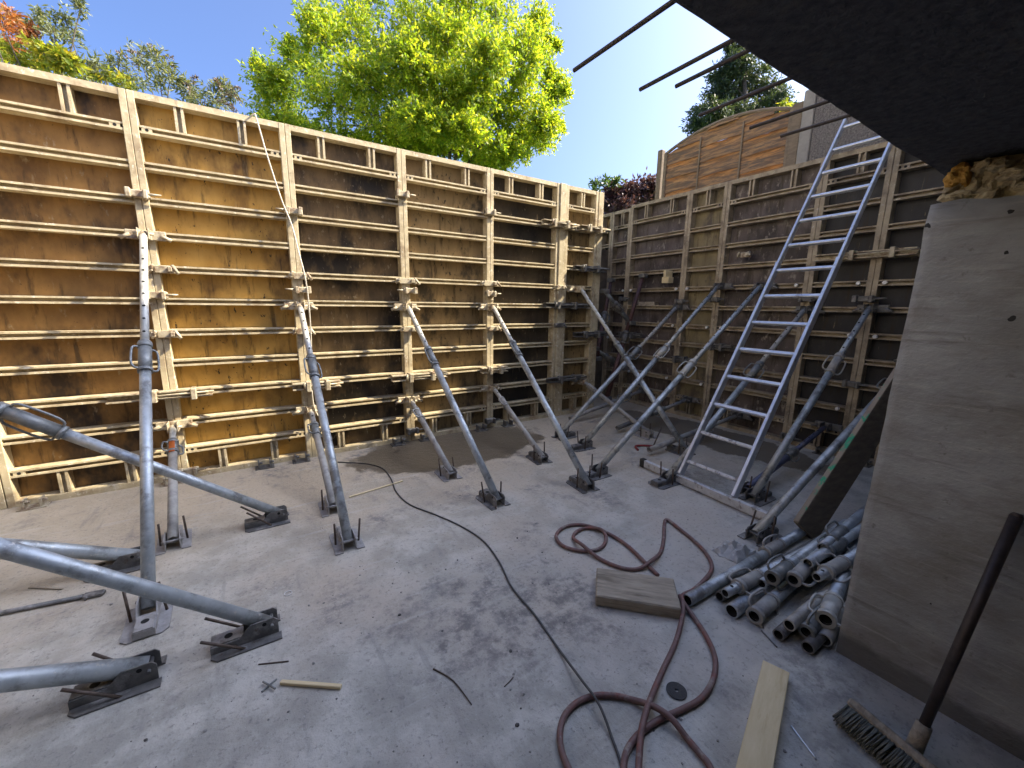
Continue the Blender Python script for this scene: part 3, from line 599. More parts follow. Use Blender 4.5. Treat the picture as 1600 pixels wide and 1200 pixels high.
# ------------------------------------------------------------------ leaning board, tube pile
p0 = atY(1243, 816, -3.22); p1 = atY(1397, 583, -3.32); d = (p1-p0).normalized()
wdir = Vector((.55, -.35, -.75)); wdir = (wdir - d*wdir.dot(d)).normalized(); nn = d.cross(wdir).normalized()
t = thing('leaning_board', 'dark board with green paint along its edge, leaning behind the pillar', 'board', p0)
Lb = (p1-p0).length*1.8
bm = B(); box(bm, p0, (0, Lb), (.0, .2), (-.019, .019), d, wdir, nn, bev=.004); obj('board_face', bm, 'dark_board', t)
bm = B(); box(bm, p0, (.01, Lb-.01), (-.004, -.001), (-.0175, .0175), d, wdir, nn); obj('painted_edge', bm, 'board_edge', t, label='pale edge with flaking green paint')

def lying(label, n0, far, z0, z1, m='galv', r=.0285, collar=None, inner=0., mc='cast', L=1.25, ang=.5, handles=True):
    """a dismantled prop lying in the pile: near end pixel, far pixel"""
    p0 = atZ(*n0, z0); p1 = atZ(*far, z1); d = (p1-p0).normalized(); t = thing('loose_prop', label, 'prop', p0, 'dismantled props piled by the pillar')
    bm = B(); s = 0
    if inner:
        pipe(bm, p0, p0 + d*(inner+.05), r*.8, r*.8-.006, 18, 0, 1)
        u = Vector((0, 0, 1)); c = p0 + d*.05; rod(bm, c - u*(r*.8+.0006), c + u*(r*.8+.0006), .009, n=8, mi=1)
        obj('inner_tube', bm, [m, 'hole'], t); bm = B(); s = inner
    pipe(bm, p0 + d*s, p0 + d*L, r, r-.006, 20, 0, 1)
    obj('outer_tube', bm, [m, 'hole'], t)
    if collar is not None:
        c = p0 + d*(s + collar); bm = B(); R = r*1.17
        pipe(bm, c - d*.075, c + d*.1, R, r*.78, 20, 0, 1); pipe(bm, c - d*.088, c - d*.06, R*1.12, r*.8, 20, 0, 1); pipe(bm, c + d*.085, c + d*.105, R*1.1, r*.9, 20)
        co = obj('collar', bm, [mc, 'hole'], t)
        if handles: make_handle(co, c + d*.01, d, .2, R, mc, ang)
    return t
lying('long blue-grey tube at the front left of the pile, end touching the hose', (1074, 938), (1260, 828), .031, .031, r=.0295, L=.82)
t2 = lying('pile tube with a collar behind the front tube, by the ladder end', (1198, 862), (1262, 826), .04, .04, collar=.06, mc='galv_dusty', L=.75, ang=1.2)
lying('thin tube end beneath the holed inner tube in the pile', (1124, 932), (1206, 886), .026, .026, m='bracket', r=.025)
lying('loose prop with a short holed tube end and dusty collar, front left of the pile', (1133, 927), (1172, 907), .085, .085, inner=.09, collar=.1, mc='galv_dusty', ang=.2)
lying('plain tube with a round hole near its end, front of the pile', (1143, 955), (1205, 915), .028, .028, r=.034)
lying('frosty grey prop with a ring collar across the top of the pile', (1206, 903), (1330, 812), .14, .14, collar=.085, mc='cast', ang=1.0, L=1.0)
lying('loose prop with a thick ring collar right of the frosty one', (1240, 905), (1315, 830), .135, .135, collar=.08, mc='galv_dusty', ang=.1, L=.9)
lying('loose prop with a stepped collar pointing at the camera, low in the pile', (1178, 963), (1220, 926), .045, .045, collar=.09, mc='galv_dusty', r=.03, ang=.9)
lying('dark tube end at the floor below the greenish one', (1216, 992), (1250, 962), .026, .026, m='bracket', r=.025)
lying('tube with a greenish inner rim low in the pile', (1233, 977), (1265, 950), .078, .078, m='galv_light', r=.026)
lying('loose prop high at the right of the pile, its collar looped', (1276, 902), (1330, 872), .165, .165, inner=.08, collar=.09, mc='galv_dusty', ang=.4)
lying('loose prop with a big ribbed pale collar at the right of the pile', (1290, 968), (1302, 938), .11, .11, collar=.085, mc='galv_light', r=.031, ang=.1)
lying('dark tube end lowest at the right of the pile', (1262, 1012), (1285, 990), .028, .028, m='bracket', r=.027)
lying('pale short tube end beside the pillar foot', (1288, 1000), (1306, 972), .04, .04, m='galv_light', r=.029)
lying('grey tube lying behind the pile against the pillar', (1296, 872), (1330, 838), .12, .12, m='galv_dusty', r=.0285)

lying('thin grey tube wedged between the frosty prop and the front tube', (1190, 912), (1290, 846), .085, .085, r=.024, L=.9)
lying('short dark collar end poking out under the ribbed collar', (1262, 985), (1290, 958), .06, .06, m='bracket', r=.026, collar=.07, mc='cast', ang=1.5, L=.8)
lying('grey tube end high between the looped collars of the pile', (1262, 880), (1322, 842), .18, .18, m='galv', r=.026, collar=.3, mc='cast', L=.9)
lying('grey tube resting on top behind the pile, nearest the leaning board', (1285, 856), (1335, 812), .2, .2, m='galv', r=.026, collar=.22, mc='cast', ang=.9, L=.8)
# ------------------------------------------------------------------ floor litter
def board(name, label, cat, p0, ax, L, wd, th, m, z0=.002, bev=.004, wob=0):
    ax = Vector((ax.x, ax.y, 0)).normalized(); ay = ZU.cross(ax); bm = B()
    box(bm, Vector((p0.x, p0.y, z0)), (0, L), (0, wd), (0, th), ax, ay, ZU, bev=bev)
    o = obj(name, bm, m, label=label, cat=cat, loc=Vector((p0.x, p0.y, z0)))
    # object-space grain: turn the mesh data so local x runs along the board
    R = Matrix((ax, ay, ZU)).to_4x4(); o.data.transform(R); o.matrix_world = Matrix.Translation(Vector((p0.x, p0.y, z0))) @ R.inverted()
    return o
q0, q1 = atZ(930, 947), atZ(1063, 969)
board('wood_block', 'thick weathered wood block on the floor with the hose beneath it', 'timber', q0, q1-q0, (q1-q0).length, .235, .06, 'old_wood', bev=.006)
q0, q1 = atZ(1149, 1200, .04), atZ(1192, 1032, .04); ax = (q1-q0)
q2 = atZ(1233, 1057, .04); wd = abs((q2-q0).dot(ZU.cross(ax.normalized())))
board('new_plank', 'clean pale yellow plank at the bottom edge beside the broom', 'timber', q0 - ax*.35, ax, ax.length*1.36, -wd, .038, 'new_wood', bev=.002)
o_ = bpy.data.objects['new_plank']

def path_obj(name, label, cat, px, r, m, z=None, sub=6, n=8, extra=None, kind=None, taper=None):
    pts = [atZ(x, y, r if z is None else z) if not isinstance(x, Vector) else x for x, y in px]
    bm = B(); sweep(bm, pts, r, n, smooth_path=sub, taper=taper); return obj(name, bm, m, label=label, cat=cat, loc=pts[0])
hp = [(1028, 899), (1007, 878), (977, 850), (943, 830), (910, 820), (883, 823), (869, 837), (880, 853), (910, 861), (937, 857), (947, 843), (940, 832), (920, 825), (902, 830), (896, 841), (910, 856), (937, 873), (970, 887), (997, 889), (1017, 881), (1032, 863), (1037, 843), (1038, 822), (1042, 812), (1060, 825), (1090, 850), (1108, 872), (1112, 890), (1100, 907), (1083, 922), (1068, 934), (1066, 945),
      (1083, 963), (1103, 993), (1117, 1027), (1115, 1060), (1097, 1090), (1067, 1108), (1033, 1123), (1003, 1143), (983, 1167), (975, 1193), (976, 1240), (1010, 1300), (1080, 1310), (1130, 1260), (1110, 1200), (1093, 1177), (1073, 1153), (1047, 1128), (1020, 1110), (987, 1093), (960, 1087), (930, 1087), (903, 1097), (883, 1117), (875, 1143), (877, 1170), (888, 1200), (920, 1260), (965, 1280), (993, 1240), (998, 1190), (1002, 1147), (1013, 1107), (1033, 1053), (1057, 1000), (1067, 957), (1062, 936)]
pts = [atZ(x, y, .012) for x, y in hp]
for i, p in enumerate(pts):                                          # lift the later run where it crosses the earlier one
    for j in range(i-4):
        if (pts[j].xy - p.xy).length < .05: p.z = max(p.z, .031)
pts[30].z = .03; pts[31].z = .034
bm = B(); sweep(bm, pts, .0115, 9, smooth_path=6)
obj('hose', bm, 'hose', label='brownish red hose coiled across the floor around the wood block', cat='hose', loc=pts[0])
cab = [(528, 722), (550, 723), (575, 725), (598, 732), (611, 748), (619, 768), (640, 788), (680, 804), (720, 822), (755, 845), (780, 878), (800, 918), (835, 960), (870, 1010), (905, 1066), (935, 1108), (957, 1155), (972, 1200), (980, 1260)]
pc = [atZ(x, y, .006) for x, y in cab]
for i in (14, 15): pc[i].z = .03
bm = B(); sweep(bm, pc, .0052, 8, smooth_path=6); obj('floor_cable', bm, 'cable', label='thin dark grey cable running along the floor from the sunlit wall', cat='cable', loc=pc[0])
wp = [(392, 182, -.02), (397, 178, .035), (401, 186, .05), (418, 245, .06), (440, 312, .07), (456, 352, .1), (467, 395, .16), (476, 430, .2), (482, 470, .17), (486, 530, .12), (487, 600, .08), (490, 632, .06), (497, 650, .07)]
pw = [atY(x, y, -o) for x, y, o in wp]
bm = B(); sweep(bm, pw, .0058, 8, smooth_path=6); obj('hanging_cable', bm, 'pale_cable', label='thin pale cable hanging over the top of the sunlit wall', cat='cable', loc=pw[0])
def stick(name, label, cat, a, b, r, m, r2=None, mid=None, z=None):
    z = r if z is None else z; p0, p1 = atZ(*a, z), atZ(*b, z); bm = B()
    pts = [p0, (p0+p1)/2 + (Vector((0, 0, 0)) if mid is None else mid), p1]
    sweep(bm, pts, r, 7, smooth_path=4, taper=(r2 or r)/r); return obj(name, bm, m, label=label, cat=cat, loc=p0)
q0, q1 = atZ(441, 1066), atZ(535, 1073); board('wood_stick', 'squared yellowish wood stick on the floor, lower left of centre', 'stick', q0, q1-q0, (q1-q0).length, -.016, .014, 'new_wood', bev=.002)
q0, q1 = atZ(545, 777), atZ(628, 752); board('wood_lath', 'thin wooden lath on the floor under the cable', 'stick', q0, q1-q0, (q1-q0).length, -.018, .008, 'new_wood', bev=.001)
q0, q1 = atZ(48, 918), atZ(100, 920); board('wood_splinter', 'flat wood splinter above the loose rod at the left', 'stick', q0, q1-q0, (q1-q0).length, -.012, .006, 'old_wood', bev=.001)
stick('twig', 'curved dark twig on the bare concrete in front', 'twig', (677, 1045), (737, 1101), .0035, 'twig', .002, Vector((.015, .018, 0)))
stick('wire_piece', 'short curved dark wire left of the hose loop', 'wire', (788, 1073), (802, 1058), .002, 'twig', None, Vector((.004, 0, 0)))
stick('long_nail', 'dark straight nail beside the floor bracket at lower left', 'nail', (404, 1038), (451, 1033), .003, 'spike')
stick('bright_nail', 'shiny nail between the plank and the broom', 'nail', (1236, 1134), (1275, 1186), .0032, 'alu')
stick('spacer_piece', 'thin dark spacer rod, longer of the crossed pair', 'spacer', (409, 1081), (432, 1061), .004, 'cast')
stick('spacer_piece', 'thin dark spacer rod, shorter of the crossed pair', 'spacer', (411, 1065), (430, 1076), .004, 'cast', z=.011)
stick('loose_pin', 'thin dark wire pin in front of the stacked prop pile', 'wire', (1190, 985), (1214, 1011), .0035, 'bracket')
p = atZ(450, 927, .003); bm = B(); sweep(bm, [p + Vector((.018*math.cos(a*PI/6), .018*math.sin(a*PI/6), 0)) for a in range(12)], .0022, 6, closed=True); obj('wire_ring', bm, 'white_plastic', label='small pale ring lying on the bare floor', cat='ring', loc=p)
p = atZ(1057, 1080, .002); bm = B(); pipe(bm, p, p + ZU*.004, .039, .007, 28); obj('cutting_disc', bm, 'disc', label='black cutting disc lying beside the hose', cat='disc', loc=p)
t = thing('iron_rod', 'dark iron rod lying on the floor at the left edge', 'rod', atZ(0, 956, .013)); bm = B(); p0, p1 = atZ(-120, 982, .013), atZ(130, 932, .013)
rod(bm, p0, p1, .0115, n=10); obj('shaft', bm, 'bracket', t)
d = (p1-p0).normalized(); bm = B(); s = ZU.cross(d); box(bm, p1, (0, .085), (-.018, .018), (-.01, .012), d, s, ZU, bev=.006); rod(bm, p1 + d*.02 - s*.03, p1 + d*.02 + s*.02, .007, n=8); obj('end_fitting', bm, 'bracket', t)
t = thing('crowbar', 'small red and black bar on the floor below the long prop of the narrow panel', 'tool', atZ(1005, 697, .01)); bm = B()
sweep(bm, [atZ(997, 703, .012), atZ(993, 697, .014), atZ(1005, 696, .014), atZ(1021, 697, .014)], .011, 8, smooth_path=4); obj('hook_end', bm, 'red_paint', t)
p0 = atZ(1021, 697, .014); bm = B(); rod(bm, p0, Vector((p0.x+.22, p0.y+.08, .17)), .008, n=8); obj('shaft', bm, 'spike', t)
# crumpled plastic bag
p = atZ(1146, 862); bm = B(); res = bmesh.ops.create_grid(bm, x_segments=18, y_segments=14, size=1.0)
for v in bm.verts:
    x, y = v.co.x, v.co.y; k = max(abs(x), abs(y)); hgt = (1-k**2.5)*.05*(1 + .9*mnoise.noise(Vector((x*2.6, y*2.6, 3)))) + .012*mnoise.noise(Vector((x*7, y*7, 1)))*(1-k)
    v.co = p + Vector((x*.11*(1+.25*mnoise.noise(Vector((x, y, 9))*2)), y*.08*(1+.3*mnoise.noise(Vector((x, y, 5))*2)), max(.003, hgt)+.001))
for f in bm.faces: f.smooth = False
obj('plastic_bag', bm, 'bag', label='crumpled grey plastic bag left of the prop pile', cat='bag', loc=p)
# broom
t = thing('broom', 'yard broom leaning on the concrete pillar, bristles towards the plank', 'broom', atZ(1432, 1165))
hb = atZ(1432, 1160, .06); ht = W(2.045, 4.14, .845)
bm = B(); rod(bm, hb, ht, .0145, .0165, 14); u = (ht-hb).normalized(); rod(bm, ht, ht + u*.012, .0165, .011, 14); obj('handle', bm, 'broom_black', t)
e0, e1 = atZ(1322, 1102, .045), atZ(1452, 1212, .045); e = (e1-e0); e.z = 0; Lh = e.length*1.12; e.normalize(); sd = Vector((-e.y, e.x, 0))
if sd.x > 0: sd = -sd                                               # bristles point to the left
dn = (sd*.86 - ZU*.5).normalized(); upb = (ZU*.86 + sd*.5).normalized()
bm = B(); box(bm, e0, (0, Lh), (-.035, .0), (-.026, .022), e, dn, upb, bev=.008); obj('brush_block', bm, 'old_wood', t)
bm = B()
for r_ in range(4):
    for k in range(22):
        c = e0 + e*(.012 + (Lh-.024)*k/21) + upb*(-.02 + .012*r_)
        for q in range(5):
            j = Vector((random.uniform(-.004, .004), random.uniform(-.004, .004), random.uniform(-.003, .003)))
            tip = c + j*2.5 + dn*(.072 + random.uniform(-.01, .006)) + upb*((r_-1.5)*.006)
            tip.z = max(tip.z, .004); rod(bm, c + j, tip, .0035, .0022, 5)
obj('bristles', bm, 'bristle', t)
bm = B(); rod(bm, hb - u*.05, hb + u*.07, .024, .021, 14); obj('socket', bm, 'old_wood', t)
# crumbs of concrete
bm = B()
for i in range(420):
    if i < 280: x, y = random.uniform(-.6, 1.6), -random.uniform(2.0, 4.0)
    else: x, y = random.uniform(-1.5, 4.5), -random.uniform(.3, 3.6)
    r = random.choice((.002, .002, .003, .003, .004, .006))*random.uniform(.7, 1.3)
    res = bmesh.ops.create_icosphere(bm, subdivisions=1, radius=r)
    for v in res['verts']: v.co = Vector((v.co.x*random.uniform(.7, 1.4), v.co.y*random.uniform(.7, 1.3), v.co.z*.7)) + Vector((x, y, r*.4))
obj('concrete_crumbs', bm, 'pebble', label='scattered small concrete crumbs and grit on the floor', cat='grit', kind='stuff')

# ------------------------------------------------------------------ fence, posts, pebble-dashed wall
FX = 6.0
t = thing('wooden_fence', 'arched wooden fence panel of overlapping slats above the shaded wall', 'fence', Vector((FX, -.43, 2.4)))
b0, b1 = -.5, 1.40
def arch(b): return 3.955 + .185*(1 - ((b-.45)/.95)**2) - .0
ns_ = 14; sh = .118
k = 0; z = 2.5
while z < 4.12:
    zt = z + sh
    bm = B(); nseg = 24; pv = None
    for i in range(nseg+1):
        b = b0 + (b1-b0)*i/nseg; top = min(zt, arch(b)-.02); bot = z
        if top - bot < .012:
            pv = None; continue
        wav = (.03 if k % 2 else -.03)*math.sin((i/nseg)*PI*3)
        x = FX + wav + .008*mnoise.noise(Vector((b*3, z*9, 0)))
        vs = [bm.verts.new(Vector((x-.012, -b, bot-.012))), bm.verts.new(Vector((x+.004, -b, top))), bm.verts.new(Vector((x+.014, -b, top))), bm.verts.new(Vector((x, -b, bot-.012)))]
        if pv:
            for q in range(4): bm.faces.new((pv[q], vs[q], vs[(q+1) % 4], pv[(q+1) % 4]))
        pv = vs
    if len(bm.faces):
        bmesh.ops.recalc_face_normals(bm, faces=bm.faces); obj('slat', bm, 'fence_wood', t)
    else: bm.free()
    z += sh*.9; k += 1
bm = B(); sweep(bm, [Vector((FX-.005, -(b0+(b1-b0)*i/20), arch(b0+(b1-b0)*i/20))) for i in range(21)], .024, 6)
for b in (b0+.02, b1-.02): box(bm, Vector((FX, -b, 0)), (-.03, .025), (-.025, .025), (2.42, arch(b)))
obj('frame', bm, 'fence_frame', t)
for b in (.13, .77):
    bm = B(); box(bm, Vector((FX, -b, 0)), (-.026, -.016), (-.012, .012), (2.5, arch(b)-.1)); obj('batten', bm, 'fence_frame', t)
bm = B(); box(bm, Vector((FX, .585, 0)), (-.05, .05), (-.045, .045), (2.4, 4.04), bev=.012); obj('fence_post', bm, 'fence_frame', label='weathered post at the left end of the arched fence', cat='post', loc=Vector((FX, .585, 2.4)))
t = thing('fence_post', 'pale concrete post between arched fence and pebbledash panel', 'post', Vector((FX, -1.5, 2.4)))
bm = B(); box(bm, Vector((FX, -1.475, 0)), (-.045, .045), (-.035, .085), (2.4, 4.0), bev=.008); obj('timber_post', bm, 'fence_frame', t)
bm = B(); box(bm, Vector((FX, -1.58, 0)), (-.06, .05), (-.065, .065), (2.4, 4.1), bev=.01); obj('concrete_post', bm, 'post_concrete', t)
bm = B(); box(bm, Vector((FX, 0, 0)), (-.035, .1), (-3.9, -1.65), (2.4, 4.28)); obj('pebbledash_wall', bm, 'pebbledash', label='dark pebbledash wall panel right of the concrete fence post', cat='wall', loc=Vector((FX, -2.7, 2.4)))

# ------------------------------------------------------------------ vegetation
def leaf(V, Fc, p, d, up, L, wd, fold=.25):
    s = d.cross(up)
    if s.length < 1e-4: s = perp(d)[0]
    s.normalize(); n = s.cross(d); i = len(V)
    V += [p, p + d*(L*.5) + s*(wd*.5) + n*(fold*wd*.4), p + d*L, p + d*(L*.5) - s*(wd*.5) + n*(fold*wd*.4)]
    Fc += [(i, i+1, i+2, i+3)]
def rnd_dir():
    while True:
        v = Vector((random.uniform(-1, 1), random.uniform(-1, 1), random.uniform(-1, 1)))
        if .05 < v.length < 1: return v.normalized()
def foliage(name, V, Fc, m, parent):
    me = bpy.data.meshes.new(name); org = ORG[parent.name]
    me.from_pydata([tuple(v-org) for v in V], [], Fc); me.materials.append(M[m])
    o = bpy.data.objects.new(name, me); C.objects.link(o); o.parent = parent; ORG[o.name] = org; return o
def twig_crown(clumps, base, bmb, L, wd, per, ntw, upbias=.5, rfork=.02, twl=(.5, 1.05), droop=0, leafspread=.9):
    """clumps: (centre, radius-vector lengths); returns leaf data, adds limbs to bmb"""
    V, Fc = [], []
    for c, R, fork in clumps:
        mid = fork.lerp(c, .5) + Vector((random.uniform(-.15, .15), random.uniform(-.15, .15), random.uniform(0, .2)))
        sweep(bmb, [fork, mid, c, c + Vector((0, 0, R[2]*.5))], rfork, 6, smooth_path=4, taper=.25)
        for i in range(ntw):
            u = rnd_dir(); u.z += upbias; u.normalize()
            st = c + Vector((u.x*R[0], u.y*R[1], u.z*R[2]))*random.uniform(0, .35)
            ln = random.uniform(*twl); en = c + Vector((u.x*R[0], u.y*R[1], u.z*R[2]))*ln; en.z -= droop*R[2]*random.random()
            if i % 2 == 0: sweep(bmb, [st, (st+en)/2 + rnd_dir()*.03, en], rfork*.28, 4, taper=.3)
            dd = (en-st).normalized()
            for k in range(per):
                f = random.uniform(.15, 1.03); p = st.lerp(en, f) + rnd_dir()*random.uniform(0, .10)*leafspread*(1.15-f*.6)
                d = (dd*.6 + rnd_dir()).normalized(); d.z -= .15
                leaf(V, Fc, p, d.normalized(), rnd_dir(), L*random.uniform(.6, 1.25), wd*random.uniform(.7, 1.2))
    return V, Fc
def pc_(px, py, D): return atD(px, py, D)

# big bright tree beyond the sunlit wall
D0 = 9.0; s_ = D0/F_PX
base = atD(700, 300, D0); base.z = 2.4
t = thing('broadleaf_tree', 'tall bright green tree rising behind the sunlit wall', 'tree', base)
bmb = B(); fork = atD(703, 232, D0)
for px in (690, 703, 716, 640, 752): sweep(bmb, [base + Vector((random.uniform(-.1, .1), random.uniform(-.1, .1), 0)), atD((px+703)/2, 270, D0), atD(px, 225, D0+random.uniform(-.4, .4)), atD(px+(px-703)*.6, 120, D0)], .055, 8, smooth_path=5, taper=.35)
cl = []
spec = [(440, 175, 52, 50), (425, 130, 38, 36), (470, 110, 48, 50), (500, 60, 45, 60), (555, 60, 50, 70), (520, 160, 60, 55), (600, 110, 65, 65), (590, 195, 60, 45), (650, 55, 55, 75), (640, 150, 60, 55),
        (690, 90, 60, 70), (720, 30, 50, 80), (705, 190, 60, 45), (755, 110, 55, 70), (780, 45, 45, 75), (770, 190, 55, 50), (820, 95, 42, 65), (845, 60, 26, 55), (815, 160, 45, 50), (850, 195, 32, 38), (825, 225, 45, 32), (785, 240, 45, 25), (868, 140, 26, 28), (480, 215, 50, 24), (545, 228, 55, 20), (620, 215, 50, 26), (560, -10, 60, 45), (640, -25, 60, 45), (740, -35, 70, 45), (440, 205, 35, 25), (660, 235, 45, 18), (735, 235, 45, 16), (690, 215, 50, 20), (760, 255, 35, 12), (600, 240, 40, 12)]
front = [(690, 140, 55, 45), (735, 150, 50, 45), (660, 190, 50, 30), (720, 205, 45, 25), (640, 100, 55, 45), (700, 60, 55, 45), (570, 130, 55, 45), (765, 100, 45, 45)]
for n_, (px, py, rx, ry) in enumerate(spec + front):
    dz = random.uniform(-1.3, 1.0) if n_ < len(spec) else random.uniform(-2.0, -1.4); c = atD(px, py, D0+dz); k = (D0+dz)/F_PX
    cl.append((c, (rx*k*1.12, rx*k*1.1, ry*k*1.1), fork + Vector((random.uniform(-.2, .2), random.uniform(-.2, .2), random.uniform(-.2, .6)))))
for px, py, qx, qy in ((500, 70, 495, 5), (640, 20, 640, -30), (700, 20, 702, -20), (830, 70, 838, 22), (862, 90, 876, 62), (872, 160, 893, 135), (866, 200, 885, 208), (410, 120, 395, 100), (455, 80, 452, 60), (775, 30, 778, -25), (845, 150, 872, 100), (455, 95, 448, 72)):
    a, b = atD(px, py, D0), atD(qx, qy, D0); cl.append(((a+b)/2, (.16, .16, (b-a).length*.62), a))
V, Fc = twig_crown(cl[:43], base, bmb, .09, .038, 22, 125, .3, .013)
V2, F2 = twig_crown(cl[43:], base, bmb, .095, .04, 20, 22, .9, .01)
n = len(V); V += V2; Fc += [tuple(i+n for i in f) for f in F2]
foliage('crown', V, Fc, 'leaf_bright', t); obj('trunk', bmb, 'bark', t)

# bushes at the upper left
def bush(label, spec, D, m, L, wd, per, ntw, name='shrub', cat='shrub', up=.4, extra=None, rf=.012, dj=.4, droop=0):
    xs = [s[0] for s in spec]; base = atD(sum(xs)/len(xs), max(s[1] for s in spec)+60, D); base.z = 2.4
    t = thing(name, label, cat, base); bmb = B(); cl = []
    for px, py, rx, ry in spec:
        d = D + random.uniform(-dj, dj); c = atD(px, py, d); k = d/F_PX; cl.append((c, (rx*k, rx*k, ry*k), base + (c-base)*.35))
    V, Fc = twig_crown(cl, base, bmb, L, wd, per, ntw, up, rf, droop=droop); foliage('foliage', V, Fc, m, t)
    for c, R, f in cl: sweep(bmb, [base, f], rf, 6)
    obj('stem', bmb, 'bark', t); return t, cl
bush('orange red leaved shrub at the upper left corner', [(8, 50, 28, 32), (35, 62, 24, 22), (-20, 30, 30, 40), (15, 28, 16, 18), (48, 48, 14, 12)], 5.2, 'leaf_red', .085, .026, 11, 15)
bush('yellow green shrub under the orange leaves at the upper left', [(25, 90, 30, 20), (70, 90, 30, 26), (100, 95, 20, 16), (5, 80, 25, 20), (-30, 90, 30, 30), (55, 105, 40, 15)], 5.4, 'leaf_yellowgreen', .10, .042, 14, 22)
bush('wispy grey green shrub with an upright shoot, beside the yellow green one', [(85, 55, 20, 22), (105, 40, 13, 26), (115, 65, 16, 22), (60, 45, 22, 20), (125, 15, 4, 16), (70, 28, 14, 14)], 5.8, 'leaf_grey', .085, .024, 11, 14)
tb, cl = bush('grey green butterfly bush with drooping flower spikes, over the sunlit wall', [(150, 110, 30, 20), (185, 105, 30, 22), (225, 110, 32, 34), (245, 95, 26, 26), (265, 125, 25, 24), (290, 140, 25, 18), (340, 150, 28, 18), (355, 140, 18, 20), (210, 135, 50, 14), (320, 160, 40, 10)], 6.2, 'leaf_grey', .10, .024, 13, 20)
for px, py, qx, qy in ((225, 90, 200, 82), (240, 85, 232, 72), (255, 95, 272, 92), (262, 110, 272, 103), (300, 130, 308, 122), (345, 140, 335, 125), (355, 145, 378, 140), (350, 150, 378, 160), (340, 160, 372, 175), (215, 105, 182, 82), (300, 150, 290, 132), (360, 165, 366, 178)):
    a, b = atD(px, py, 6.1), atD(qx, qy, 6.1); V, Fc = [], []
    for i in range(60):
        f = random.random(); p = a.lerp(b, f) + ZU*(math.sin(f*PI)*.05) + rnd_dir()*.022*(1.1-f); leaf(V, Fc, p, rnd_dir(), rnd_dir(), .04, .018)
    foliage('flower_spike', V, Fc, 'panicle', tb)
bush('low yellow green shrub at the wall top left of the butterfly bush', [(130, 118, 26, 14), (165, 125, 30, 12), (195, 130, 28, 12)], 6.0, 'leaf_yellowgreen', .08, .03, 12, 18)
# conifer
t = thing('conifer', 'dark feathery conifer behind the arched fence', 'tree', Vector((0, 0, 0)))
D1 = 13.0; base = atD(1165, 260, D1); base.z = 2.4; t.location = base; ORG[t.name] = base
bmb = B(); sweep(bmb, [base, atD(1165, 160, D1), atD(1160, 60, D1)], .12, 8, taper=.3); cl = []
for px, py, rx, ry in ((1150, 95, 32, 22), (1130, 115, 28, 20), (1175, 110, 40, 24), (1125, 145, 32, 18), (1160, 140, 40, 22), (1205, 140, 32, 24), (1110, 170, 34, 16), (1150, 170, 40, 16), (1195, 172, 40, 16), (1095, 193, 28, 12), (1125, 198, 36, 10), (1215, 160, 26, 26), (1225, 175, 20, 14), (1150, 75, 20, 16)):
    d = D1 + random.uniform(-.8, .8); c = atD(px, py, d); k = d/F_PX; cl.append((c, (rx*k, rx*k, ry*k), atD(1165, py+10, D1)))
V, Fc = twig_crown(cl, base, bmb, .15, .042, 26, 64, -.05, .02, droop=.5, leafspread=1.3)
foliage('crown', V, Fc, 'leaf_conifer', t); obj('trunk', bmb, 'bark', t)
bush('sunlit yellowish shrub behind the right end of the arched fence', [(1225, 168, 14, 12), (1238, 172, 10, 10)], 11, 'leaf_yellowgreen', .10, .04, 10, 14)
bush('purple leaved hedge over the wall corner, left of the fence', [(955, 315, 30, 26), (985, 305, 30, 26), (1015, 300, 26, 28), (1035, 300, 20, 26), (970, 330, 40, 22), (1005, 325, 40, 24), (940, 325, 20, 24)], 8.4, 'leaf_purple', .085, .04, 22, 60, name='hedge', cat='hedge', up=.5)
bush('green laurel sprigs left of the purple hedge at the wall corner', [(930, 300, 14, 20), (945, 292, 14, 16), (962, 290, 12, 14), (925, 315, 16, 16), (950, 305, 18, 14)], 8.0, 'leaf_laurel', .10, .035, 12, 12, up=.9)

# ------------------------------------------------------------------ ground, floor, outer earth
m = bpy.data.materials.new('floor_concrete'); m.use_nodes = True; nt = m.node_tree; N = nt.nodes; Lk = nt.links; bs = N['Principled BSDF']; M['floor'] = m
pos = N.new('ShaderNodeNewGeometry').outputs['Position']
def NZ(s, d=8, r=.62, vec=None):
    n = N.new('ShaderNodeTexNoise'); n.inputs['Scale'].default_value = s; n.inputs['Detail'].default_value = d; n.inputs['Roughness'].default_value = r
    if vec:
        mp = N.new('ShaderNodeMapping'); mp.inputs['Scale'].default_value = vec; Lk.new(pos, mp.inputs['Vector']); Lk.new(mp.outputs[0], n.inputs['Vector'])
    else: Lk.new(pos, n.inputs['Vector'])
    return n.outputs['Fac']
def MA(op, a, b=None, c=None):
    n = N.new('ShaderNodeMath'); n.operation = op
    for i, v in enumerate((a, b, c)):
        if v is None: continue
        if isinstance(v, (int, float)): n.inputs[i].default_value = v
        else: Lk.new(v, n.inputs[i])
    return n.outputs[0]
def SS(v, lo, hi):
    n = N.new('ShaderNodeMapRange'); n.interpolation_type = 'SMOOTHSTEP'; Lk.new(v, n.inputs['Value']); n.inputs['From Min'].default_value = lo; n.inputs['From Max'].default_value = hi; return n.outputs[0]
def MX(f, a, b):
    n = N.new('ShaderNodeMix'); n.data_type = 'RGBA'; Lk.new(f, n.inputs['Factor'])
    for k, v in (('A', a), ('B', b)):
        if isinstance(v, tuple): n.inputs[k].default_value = (*v, 1)
        else: Lk.new(v, n.inputs[k])
    return n.outputs['Result']
sx = N.new('ShaderNodeSeparateXYZ'); Lk.new(pos, sx.inputs[0]); X_, Y_ = sx.outputs['X'], sx.outputs['Y']
big, med, fine = NZ(.9), NZ(4.5), NZ(45, 4, .7)
col = MX(SS(med, .38, .64), (.33, .322, .285), (.52, .508, .455))
